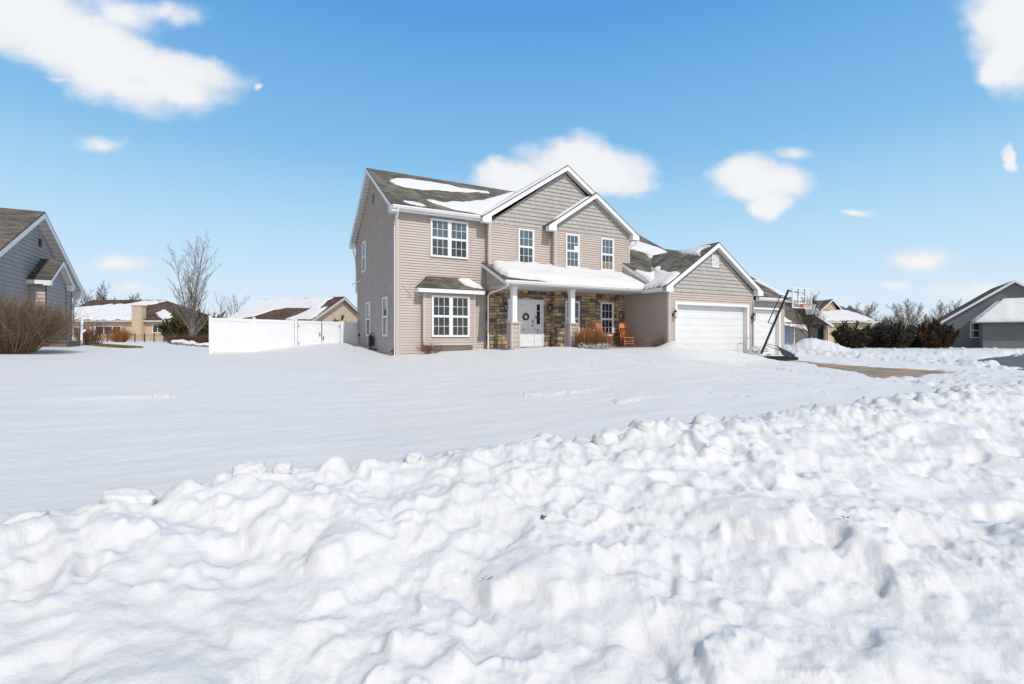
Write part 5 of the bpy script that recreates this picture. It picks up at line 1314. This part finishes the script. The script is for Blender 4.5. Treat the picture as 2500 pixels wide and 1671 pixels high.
# ------------------------------------------------------------------ vegetation
def jit(rg, d, a):
    v = Vector((rg.gauss(0, 1), rg.gauss(0, 1), rg.gauss(0, 1))); return (d+v*a).normalized()
def limb(b, rg, p, d, L, r, n, up=.1, wob=.08, sides=5, col=None, tip=.35):
    pts, rad = [p.copy()], [r]
    for k in range(n):
        d = (jit(rg, d, wob)+Vector((0, 0, up/n))).normalized(); p = p+d*(L/n); pts.append(p.copy()); rad.append(r*(1-(1-tip)*(k+1)/n))
    b.tube(pts, rad, sides, col, False)
    return pts, rad, d
def bare_tree(name, loc, h, seed, label, group=None, stems=1, spread=.35, ups=.5, lev=3, kids=(9, 7, 5), base_clear=.25, m='bark', r0=None, thin=.006, ang=(.5, .9), lenf=.55):
    rg = random.Random(seed)
    t = empty(name, loc, 0, label, 'tree', group)
    tr = MB(); cr = MB()
    r0 = r0 or h*.016
    def grow(pts, rad, level, L):
        n = kids[min(level, len(kids)-1)]
        for k in range(n):
            f = base_clear+(1-base_clear)*(k+rg.random())/n if level == 0 else .15+.85*(k+rg.random())/n
            x = min(f*(len(pts)-1), len(pts)-1.001); i = int(x); q = pts[i].lerp(pts[i+1], x-i); rr_ = (rad[i]+(rad[i+1]-rad[i])*(x-i))
            ax = (pts[i+1]-pts[i]).normalized()
            side = Vector((rg.gauss(0, 1), rg.gauss(0, 1), rg.gauss(0, .4))); side = (side-ax*side.dot(ax)).normalized()
            a = rg.uniform(*ang); d = (ax*math.cos(a)+side*math.sin(a)).normalized()
            l = L*lenf*rg.uniform(.65, 1.15)*(1-.45*f); r_ = max(rr_*.55, thin)
            P_, R_, _ = limb(cr, rg, q, d, l, r_, 4 if level < 1 else 3, ups, .10, 4 if level < 1 else 3, tip=.3 if level < lev-1 else .5)
            if level+1 < lev: grow(P_, R_, level+1, l)
    for s_ in range(stems):
        a = 6.283*s_/stems+rg.random(); d = Vector((math.cos(a)*spread*(stems > 1), math.sin(a)*spread*(stems > 1), 1)).normalized()
        hh = h*rg.uniform(.85, 1.0) if s_ else h
        pts, rad, _ = limb(tr, rg, Vector((0, 0, -.2)), d, hh, r0*(1 if s_ == 0 else .8), 9, .35 if stems > 1 else .1, .035, 6, tip=.12)
        grow(pts, rad, 0, hh)
    tr.build('trunk', m, t, smooth=True); cr.build('crown', m, t)
    return t
def twig_bush(name, loc, rx, h, seed, label, cat, n=400, cols=((.16, .10, .06),), up=1.0, r=.006, sub=3, flat=1.0, group=None, base=.12, cup=0.):
    rg = random.Random(seed); b = MB()
    for k in range(n):
        a = rg.uniform(0, 6.283); e = rg.random()**.6
        d = Vector((math.cos(a)*e*rx, math.sin(a)*e*rx*flat, h*up*(1-.45*e*e)*rg.uniform(.75, 1.05)))
        p = Vector((math.cos(a)*rg.random()*base*rx*2, math.sin(a)*rg.random()*base*rx*2*flat, -.05))
        L = d.length; c = rg.choice(cols); kk = rg.uniform(.7, 1.3); c = [x*kk for x in c]
        pts, rad, dd = limb(b, rg, p, d.normalized(), L*rg.uniform(.8, 1), r, 4, .15, .10, 3, c, .4)
        for q in range(sub):
            f = rg.uniform(1.2, 3.9); i = min(int(f), 3); q0 = pts[i].lerp(pts[i+1], f-i)
            ds = jit(rg, (pts[i+1]-pts[i]).normalized(), .45)
            limb(b, rg, q0, ds, L*rg.uniform(.14, .32), r*.6, 2, .15, .1, 3, c, .4)
    o = b.build(name, 'twig', None, loc, 0)
    return tag(o, label, cat, group)
def plume_bush(name, loc, rx, h, seed, label, cat, n=70, cols=((.03, .035, .022),), group=None, leafn=55, lean=.5, ll=.06):
    rg = random.Random(seed); t = empty(name, loc, 0, label, cat, group); b = MB(); w = MB()
    for k in range(n):
        a = rg.uniform(0, 6.283); e = rg.random()**.55
        p = Vector((math.cos(a)*e*rx*.55, math.sin(a)*e*rx*.55, 0)); d = Vector((math.cos(a)*e*lean, math.sin(a)*e*lean, 1)).normalized()
        L = h*rg.uniform(.65, 1.08)*(1-.42*e*e)
        c0 = rg.choice(cols)
        pts, rad, _ = limb(w, rg, p, d, L, .018, 4, .1, .06, 3, tip=.3)
        for q in range(leafn):
            f = rg.random()**.8*3.99; i = int(f); q0 = pts[i].lerp(pts[i+1], f-i)
            ds = jit(rg, (pts[i+1]-pts[i]).normalized(), .55); wd = ds.cross(Vector((rg.gauss(0, 1), rg.gauss(0, 1), rg.gauss(0, 1)))).normalized()
            l = ll*rg.uniform(1.2, 3.2)*(1.15-.2*f/4); kk = rg.uniform(.55, 1.5); c = [x*kk for x in c0]
            q1 = q0+ds*l
            b.poly([q0-wd*l*.16, q0+wd*l*.16, q1+wd*l*.05, q1-wd*l*.05], col=c)
    w.build('stem', 'barkD', t); b.build('foliage', 'leaf', t)
    return t
def at(px, Z, rel=None):
    x, y = (px-1250)/1179*Z, Z; s, D = SD(x, y)
    return Vector((x, y, (gz(s, D) if rel is None else rel)+CAMZ))
# left bush, bare tree, hedge, juniper mass
BR = ((.24, .16, .10), (.18, .115, .07), (.31, .215, .14), (.13, .085, .06))
twig_bush('burning_bush', at(30, 15.3, -.45), 1.55, 1.95, 3, 'large dense brown leafless bush in front of the left gray house', 'bush', 1300, BR, .95, .0055, 8, .8, base=.2)
bare_tree('bare_tree', at(468, 38, -.6), 7.9, 21, 'tall multi stemmed bare tree left of the white fence', None, 4, .13, .7, 3, (24, 11, 6), .05, r0=.085, thin=.0055, ang=(.45, .9), lenf=.36)
for k, (px, Z, w_, h_, lb) in enumerate(((452, 47, 2.1, 3.1, 'golden green juniper directly behind the tall bare tree'), (505, 48, 2.0, 3.3, 'rounded olive juniper right behind the bare tree'), (545, 50, 1.9, 2.6, 'low dark juniper at the top left corner of the white fence'))):
    plume_bush('juniper', at(px, Z, -.7), w_, h_, 40+k, lb, 'juniper', 120, ((.075, .07, .018), (.05, .055, .02), (.13, .10, .02), (.03, .035, .015)), 'junipers behind the bare tree', 60, .75, .14)
bare_tree('bare_tree', at(553, 60, -.7), 5.6, 23, 'small vase shaped bare tree just left of the snowy roof behind the fence', None, 5, .25, .8, 2, (9, 6), .3, thin=.012)
for k, (px, lb) in enumerate(((425, 'low reddish brown hedge plant left of the bare tree trunk'), (462, 'reddish brown hedge plant at the foot of the bare tree'), (498, 'reddish brown hedge plant touching the left end of the fence'))):
    twig_bush('dormant_hedge', at(px, 33.5+k*.3, -.55), .75, 1.0, 60+k, lb, 'hedge', 300, ((.14, .075, .055), (.10, .055, .04), (.18, .10, .07)), .9, .008, 3, .6, 'brown hedge plants left of the fence')
rg = random.Random(5)
def rock(px, Z, r, seed, label, grp):
    from mathutils import noise
    bm = bmesh.new(); bmesh.ops.create_icosphere(bm, subdivisions=2, radius=1); o1 = Vector((seed*1.7, seed*.9, 3))
    for v in bm.verts:
        n = noise.fractal(v.co*1.2+o1, 1, 2, 3)*.35; v.co = v.co*(1+n)*r; v.co.z *= .75
    me = bpy.data.meshes.new('rock'); bm.to_mesh(me); me.materials.append(M['rock']); bm.free()
    o = bpy.data.objects.new('rock', me); COL.objects.link(o); p = at(px, Z, -.5); s, D = SD(p.x, p.y); o.location = (p.x, p.y, CAMZ+gz(s, D)+r*.3)
    tag(o, label, 'rock', grp)
    b2 = bmesh.new(); bmesh.ops.create_icosphere(b2, subdivisions=3, radius=1)
    for v in b2.verts:
        n = noise.fractal(v.co*1.2+o1, 1, 2, 3)*.35; v.co = v.co*(1+n)*r*1.04; v.co.z = v.co.z*.75+.02
    bmesh.ops.delete(b2, geom=[v for v in b2.verts if v.co.z < .22*r], context='VERTS')
    me2 = bpy.data.meshes.new('snow_cap'); b2.to_mesh(me2); b2.free(); me2.materials.append(M['roofsnow']); me2.polygons.foreach_set('use_smooth', [True]*len(me2.polygons))
    c = bpy.data.objects.new('snow_cap', me2); COL.objects.link(c); c.parent = o
for k in range(13):
    rock(428+k*6.8+rg.uniform(-2, 2), 31.2+rg.uniform(-.6, .6), rg.uniform(.16, .30), k+1, 'snow capped field stone in the row at the left foot of the fence', 'snow capped stones left of the fence')
plume_bush('spruce', at(812, 36, -.6), .9, 2.2, 71, 'small dark spruce tip showing above the fence gate', 'spruce', 26, ((.03, .04, .02), (.05, .055, .022)), None, 70, .9, .12)
# around the left house
twig_bush('small_shrub', at(228, 21.5, -.5), .95, 1.55, 81, 'thin reddish brown shrub in the bed right of the left gray house', 'shrub', 90, ((.16, .07, .05), (.12, .07, .05)), 1, .008, 4, .8)
twig_bush('rusty_shrub', at(292, 46, -.7), 1.2, 1.9, 82, 'rusty orange shrub in front of the far ranch windows', 'shrub', 260, ((.36, .15, .04), (.25, .12, .05)), 1, .014, 3, .8)
twig_bush('rusty_shrub', at(205, 42, -.7), 1.0, 1.9, 83, 'yellow brown shrub beside the corner of the left gray house', 'shrub', 240, ((.26, .16, .06), (.18, .10, .05)), 1, .012, 3, .8)
b = MB(); rg = random.Random(9)
def wfence(pxa, Za, pxb, Zb, n, lab):
    A, B_ = at(pxa, Za, -.95), at(pxb, Zb, -.95); t = empty('metal_fence', A, 0, lab, 'fence')
    off = A
    for k in range(n+1):
        p = A.lerp(B_, k/n); c = MB(off); c.tube([p, p+Vector((0, 0, 1.25))], .05, 6); c.build('fence_post', 'black', t)
    c = MB(off)
    for z in (.35, 1.1): c.tube([A+Vector((0, 0, z)), B_+Vector((0, 0, z))], .02, 4)
    for k in range(n*8): p = A.lerp(B_, k/(n*8)); c.tube([p+Vector((0, 0, .3)), p+Vector((0, 0, 1.12))], .010, 3)
    c.build('rail', 'black', t)
wfence(262, 50, 425, 47, 7, 'low black metal fence in front of the far ranch house')
# dead grass patch
b = MB()
for k in range(2600):
    a = rg.uniform(0, 6.283); e = math.sqrt(rg.random()); px = 268+72*e*math.cos(a)*(1+.2*math.sin(3*a)); Z = 21.6+1.0*e*math.sin(a)
    p = at(px, Z, -.5); s, D = SD(p.x, p.y)
    if k == 0: GO = Vector((p.x, p.y, 0))
    zz = gzc = None
    b_ = (p.x, p.y)
    b.v.append((p.x, p.y, 0)); b.f.append([len(b.v)-1])
pp = np.array(b.v); ss, dd_ = SD(pp[:, 0], pp[:, 1]); hz = ground_h(ss, dd_)+CAMZ
b = MB()
for (x, y, _), z in zip(pp, hz):
    d = Vector((rg.gauss(0, .06), rg.gauss(0, .06), rg.uniform(.05, .10))); w_ = Vector((rg.gauss(0, 1), rg.gauss(0, 1), 0)).normalized()*.02
    p = Vector((x, y, z-.01)); c = rg.choice([(.22, .15, .05), (.28, .19, .07), (.17, .13, .04), (.13, .11, .03)])
    b.poly([p-w_, p+w_, p+w_*.3+d, p-w_*.3+d], col=c)
tag(b.build('grass_patch', 'grass'), 'patch of dry brown grass melted free of snow by the left gray house', 'grass', kind='stuff')
# plants by the tan house
RD = ((.17, .075, .055), (.13, .055, .04), (.22, .11, .08))
def hloc(s, D): return W(s, D, gz(s, D))
twig_bush('spirea', hloc(6.2, 18.55), .62, .62, 91, 'thin leafless reddish shrub under the bay window', 'shrub', 90, RD, .9, .006, 4, .6)
OR = ((.22, .11, .05), (.17, .08, .04), (.28, .15, .07), (.12, .06, .035))
OR = ((.30, .13, .05), (.22, .09, .04), (.36, .18, .07), (.16, .07, .035), (.12, .055, .03))
twig_bush('ornamental_grass', hloc(12.62, 16.9), .36, 1.12, 92, 'upright brown dormant plant hiding the right porch pedestal', 'plant', 330, OR, 1.0, .008, 2, .7, base=.4)
twig_bush('ornamental_grass', hloc(13.15, 16.85), .36, 1.05, 96, 'tall rusty dormant plant in the middle between pedestal and rocking chairs', 'plant', 330, OR, 1.0, .008, 2, .7, base=.4)
twig_bush('ornamental_grass', hloc(13.7, 16.85), .26, .80, 93, 'upright brown dormant plant in front of the left rocking chair', 'plant', 260, OR, 1.0, .008, 2, .6, base=.4)
twig_bush('ornamental_grass', hloc(16.2, 16.2), .62, .68, 94, 'low spiky tan plant against the garage side wall', 'plant', 170, ((.22, .14, .09), (.16, .10, .07)), 1.0, .006, 0, .6)
twig_bush('snowy_shrub', hloc(12.7, 16.35), .75, .36, 95, 'low frosted shrub with snow on it in front of the porch', 'shrub', 200, ((.62, .62, .64), (.16, .12, .10), (.5, .48, .47)), .8, .012, 3, .5)
# rocking chairs
def rocking_chair(s, D, turn, label):
    t = empty('rocking_chair', W(s, D, -.5), YAW+turn, label, 'rocking chair', 'wooden rocking chairs on the porch')
    X = lambda a, h, n: (a, n, h)      # a across, n depth (front negative), h up
    b = MB(); b.prism([(-.26, -.26, .42), (.26, -.26, .42), (.23, .22, .39), (-.23, .22, .39)], (0, 0, .04)); b.build('seat', 'wood', t)
    for sx in (-1, 1):
        b = MB(); pts = [(sx*.24, -.42+.09*k, .03+.0022*(k-5)**2) for k in range(11)]; b.tube(pts, .02, 6); b.build('rocker', 'wood', t)
        for y, z in ((-.22, .42), (.18, .40)):
            b = MB(); b.tube([(sx*.235, y*1.05, .045), (sx*.22, y, .2), (sx*.21, y*.95, z)], [.016, .026, .018], 8); b.build('leg', 'wood', t)
        b = MB(); b.tube([(sx*.27, .24, .66), (sx*.29, -.1, .66), (sx*.31, -.28, .64)], [.018, .028, .035], 8); b.tube([(sx*.24, -.20, .45), (sx*.29, -.24, .63)], [.018, .014], 6); b.tube([(sx*.24, .0, .44), (sx*.28, -.02, .64)], [.014, .012], 6); b.build('arm', 'wood', t)
        b = MB(); b.tube([(sx*.22, .20, .42), (sx*.24, .30, .8), (sx*.25, .37, 1.10)], [.022, .024, .018], 8); b.build('back_post', 'wood', t)
    for k in range(5):
        x = -.14+.07*k; b = MB(); b.tube([(x, .20, .43), (x, .27, .68), (x*1.05, .34, .95)], [.012, .022, .012], 6); b.build('spindle', 'wood', t)
    b = MB(); b.prism([(-.24, .325, .92), (.24, .325, .92), (.25, .36, 1.06), (.12, .375, 1.14), (-.12, .375, 1.14), (-.25, .36, 1.06)], (0, .03, 0)); b.build('headrest', 'wood', t)
    b = MB(); b.tube([(-.235, -.225, .16), (.235, -.225, .16)], .014, 6); b.tube([(-.23, -.22, .27), (.23, -.22, .27)], .014, 6); b.build('stretcher', 'wood', t)
rocking_chair(15.75, 17.75, R(-18), 'orange wooden rocking chair by the garage wall end of the porch')
rocking_chair(14.35, 17.65, R(22), 'orange wooden rocking chair half hidden behind the dormant plants')
# ------------------------------------------------------------------ basketball hoop
bc = Vector((12.58, 20.95, 1.66+CAMZ)); nv = Vector((.375, -.927, 0)); tv = Vector((.927, .375, 0)); Z_ = Vector((0, 0, 1))
ho = Vector((11.6, 21.4, CAMZ-1.02))
t = empty('basketball_hoop', ho, 0, 'portable basketball hoop with clear backboard on a leaning black pole', 'basketball hoop')
def hb(): return MB(ho)
def pt(u, v, n): return bc+tv*u+Z_*v+nv*n
b = hb(); b.prism([pt(-.56, -.40, 0), pt(.56, -.40, 0), pt(.56, .40, 0), pt(-.56, .40, 0)], tuple(nv*.01)); bb = b.build('backboard', 'acrylic', t)
b = hb(); PB = lambda a, h, n: pt(a, h, n)
b.box(PB, -.60, .60, .40, .44, -.015, .025); b.box(PB, -.60, .60, -.44, -.40, -.015, .025); b.box(PB, -.60, -.56, -.40, .40, -.015, .025); b.box(PB, .56, .60, -.40, .40, -.015, .025); b.build('board_frame', 'white', bb)
b = hb(); b.box(PB, -.24, .24, .06, .10, .011, .016); b.box(PB, -.24, .24, -.26, -.22, .011, .016); b.box(PB, -.24, -.20, -.22, .06, .011, .016); b.box(PB, .20, .24, -.22, .06, .011, .016); b.build('target_square', 'white', bb)
for u in (-.20, .20):
    b = hb(); b.box(PB, u-.022, u+.022, -.40, .40, -.05, -.017); b.build('support_bar', 'black', t)
rc = pt(0, -.29, .36)
b = hb(); b.tube([rc+(nv*math.cos(q)+tv*math.sin(q))*.225 for q in [k*math.pi/12 for k in range(25)]], .010, 6, caps=False); b.box(PB, -.09, .09, -.36, -.25, .012, .06); b.tube([pt(-.07, -.29, .05), pt(-.07, -.29, .15)], .012, 6); b.tube([pt(.07, -.29, .05), pt(.07, -.29, .15)], .012, 6); rm = b.build('rim', 'rim', t)
b = hb(); N = 12
rings = [[rc+(nv*math.cos(q+j*math.pi/N)+tv*math.sin(q+j*math.pi/N))*(.22-.025*j*(1 if j < 4 else .8))-Z_*.085*j for q in [k*2*math.pi/N for k in range(N)]] for j in range(6)]
for A, B_ in zip(rings, rings[1:]):
    for k in range(N): b.tube([A[k], B_[k]], .006, 3, None, False); b.tube([A[(k+1) % N], B_[k]], .006, 3, None, False)
b.build('net', 'net', rm)
pb = Vector((11.22, 21.75, CAMZ-.78)); ptop = bc-nv*.62+Z_*.42; ptop = Vector((ptop.x-.02, ptop.y, ptop.z))
b = hb(); b.tube([pb, pb.lerp(ptop, .5), ptop], [.052, .050, .045], 10); b.build('pole', 'black', t)
for u in (-.20, .20):
    for (f_, v) in ((.99, .22), (.86, -.18)):
        b = hb(); q = pb.lerp(ptop, f_); b.tube([q+tv*u*.3, pt(u, v, -.04)], .018, 6); b.build('support_arm', 'black', t)
off = Vector((-.20, .06, .05))
b = hb(); q1, q2 = pb.lerp(ptop, .90), pb.lerp(ptop, .47); b.tube([q1, q1+off], .020, 6); b.tube([q1+off, q2+off*1.15], .020, 6); b.tube([q2+off*1.15, q2], .020, 6); q3 = pb.lerp(ptop, .66); b.tube([q3+off*1.05, q3], .015, 6); b.build('height_bracket', 'black', t)
b = hb(); gx = lambda a, h, n: ho+Vector((.88, -.47, 0)).normalized()*a+Vector((.47, .88, 0)).normalized()*n+Z_*h
q = [(-.45, -.36, 0), (.85, -.30, 0), (.85, .30, 0), (-.45, .36, 0)]
b.prism([gx(a, .0, n) for a, n, _ in q], (0, 0, .07)); q2_ = [(-.40, -.30), (.80, -.25), (.80, .25), (-.40, .30)]
b.prism([gx(a, .07, n) for a, n in q2_], (0, 0, .08)); b.build('base', 'blacktank', t)
b = hb(); P0 = [gx(.10, .62, -.22), gx(.84, .22, -.26), gx(.62, .10, -.30), gx(.34, .20, -.30)]; b.prism(P0, tuple((gx(0, 0, .5)-gx(0, 0, 0)))); b.build('base_shield', 'bluepanel', t)
b = hb(); b.tube([gx(.10, .60, -.2), pb.lerp(ptop, .16)], .014, 6); b.tube([gx(.80, .16, 0), pb.lerp(ptop, .14)], .016, 6); b.build('brace', 'black', t)
for n_ in (-.28, .28):
    b = hb(); b.tube([gx(.86, .07, n_-.03), gx(.86, .07, n_+.03)], .07, 14); b.build('wheel', 'black', t)
def heap(s, D, rx, ry, h, seed, label):
    from mathutils import noise
    bm = bmesh.new(); bmesh.ops.create_icosphere(bm, subdivisions=5, radius=1); o1 = Vector((seed*3.1, 1.3, seed))
    for v in bm.verts:
        n = noise.fractal(v.co*1.6+o1, 1, 2, 4)*.28+abs(noise.noise(v.co*4+o1))*.10
        v.co = Vector((v.co.x*rx, v.co.y*ry, v.co.z*h))*(1+n)
    me = bpy.data.meshes.new('snow_heap'); bm.to_mesh(me); bm.free(); me.materials.append(M['snow']); me.polygons.foreach_set('use_smooth', [True]*len(me.polygons))
    o = bpy.data.objects.new('snow_heap', me); COL.objects.link(o); o.location = W(s, D, drive_z(D)+h*.25); o.rotation_euler = (0, 0, YAW); tag(o, label, 'snow heap')
heap(21.35, 14.75, .78, .42, .42, 3, 'lumpy snow heap piled against the base of the basketball hoop')

# ------------------------------------------------------------------ right background
DK = ((.045, .045, .03), (.06, .055, .035), (.075, .05, .035), (.03, .032, .024))
OB = ((.16, .06, .02), (.09, .045, .02), (.04, .03, .02))
for k, (px, Z, w_, h_, c, lb) in enumerate(((2078, 40.5, 1.6, 2.1, DK, 'dark juniper at the left end of the juniper row'), (2130, 42, 1.5, 1.85, DK+((.10, .05, .03),), 'brownish juniper second from the left in the row'),
    (2180, 40.5, 1.6, 2.35, DK, 'tallest dark juniper in the middle of the row'), (2236, 41.5, 1.5, 1.75, DK, 'low dark juniper between the tall one and the orange brown one'), (2282, 40, 1.6, 2.3, DK+OB+OB, 'orange brown juniper at the right end of the row next to the gray house'))):
    plume_bush('juniper', at(px, Z, -.95), w_, h_, 140+k, lb, 'juniper', 66, c, 'junipers in a row before the gray house', 85, .52, .11)
bare_tree('young_tree', at(1973, 33, -.85), 2.9, 151, 'small round bare tree in the snow right of the hoop', None, 1, 0, .9, 3, (30, 10, 5), .28, 'barkD', .055, .009, (.45, .85), .62)
for k, (px, Z, h_, lb, st, sp) in enumerate(((2105, 88, 6.3, 'broad bare tree behind the right end of the cream house roof', 4, .30), (2208, 84, 6.4, 'wide bare tree with spreading limbs above the middle junipers', 4, .35), (2310, 92, 6.8, 'rounded bare tree left of the gray house roof', 4, .28),
    (2160, 110, 5.0, 'thin bare tree between the two broad trees on the right', 3, .3), (2250, 105, 5.2, 'small bare tree right of the wide spreading tree', 3, .3))):
    bare_tree('bare_tree', at(px, Z, -1.0), h_, 160+k, lb, 'bare trees beyond the right houses', st, sp, .5, 3, (18, 10, 7), .2, 'bark', .12, .014, (.4, .9), .5)
for k, (px, Z, h_, lb) in enumerate(((215, 95, 9.5, 'crooked bare tree above the left end of the far ranch roof'), (280, 95, 8.6, 'low bushy bare tree above the middle of the far ranch roof'), (405, 75, 5.2, 'bare tree just left of the tall multi stemmed tree'), (318, 90, 7.6, 'bare tree above the right part of the far ranch roof'))):
    bare_tree('bare_tree', at(px, Z, -1.0), h_, 180+k, lb, 'bare trees beyond the left ranch house', 3, .35, .4, 3, (16, 10, 7), .25, 'barkD', .12, .018, (.45, .9), .5)
plume_bush('spruce', at(362, 74, -1.0), 1.6, 6.0, 191, 'dark spruce tip peeking over the far ranch roof', 'spruce', 40, ((.02, .03, .015), (.035, .045, .02)), None, 60, .6, .25)
def thicket(name, label, px0, px1, Z0, Z1, h, seed, n=1500):
    rg = random.Random(seed); b = MB()
    for k in range(n):
        px = rg.uniform(px0, px1); Z = rg.uniform(Z0, Z1); p = IMG(px, Z, -1.0); hh = h*rg.uniform(.35, 1)*(1+.25*math.sin(px*.05)); c = rg.choice([(.085, .06, .05), (.12, .085, .07), (.06, .045, .04)])
        pts, rad, d = limb(b, rg, p, Vector((rg.gauss(0, .25), rg.gauss(0, .25), 1)).normalized(), hh, .035, 3, .2, .12, 3, c)
        for q in range(7):
            f = rg.uniform(.8, 2.9); i = int(f); limb(b, rg, pts[i].lerp(pts[i+1], f-i), jit(rg, d, .5), hh*rg.uniform(.2, .4), .018, 2, .2, .1, 3, c)
    tag(b.build(name, 'twig'), label, 'brush', kind='stuff')
thicket('far_thicket', 'far brown brush line behind the junipers on the right', 2020, 2360, 95, 125, 4.6, 201, 1300)
thicket('far_thicket', 'far brown brush line behind the bare tree on the left', 380, 600, 100, 130, 4.4, 202, 700)
# small grit on the bank
for k, (px, D, sz, c) in enumerate(((1190, 2.35, .030, (.34, .17, .05)), (2062, 1.9, .03, (.12, .09, .05)), (1320, 2.7, .035, (.13, .10, .06)))):
    s = px_at(px, D); b = MB(); rg = random.Random(k)
    for q in range(5):
        a = rg.uniform(0, 6.28); b.poly([(0, 0, .004+.003*q), (math.cos(a)*sz, math.sin(a)*sz*.6, .012), (math.cos(a+.5)*sz*1.4, math.sin(a+.5)*sz, .02)], col=c)
    tag(b.build('dead_leaf', 'grass', None, W(s, D, gz(s, D)+.004), YAW), ('rusty leaf scrap in the snow low in the middle of the bank', 'dark twig scrap in the snow at the lower right of the bank', 'grayish leaf scrap in the snow right of the rusty one')[k], 'leaf')
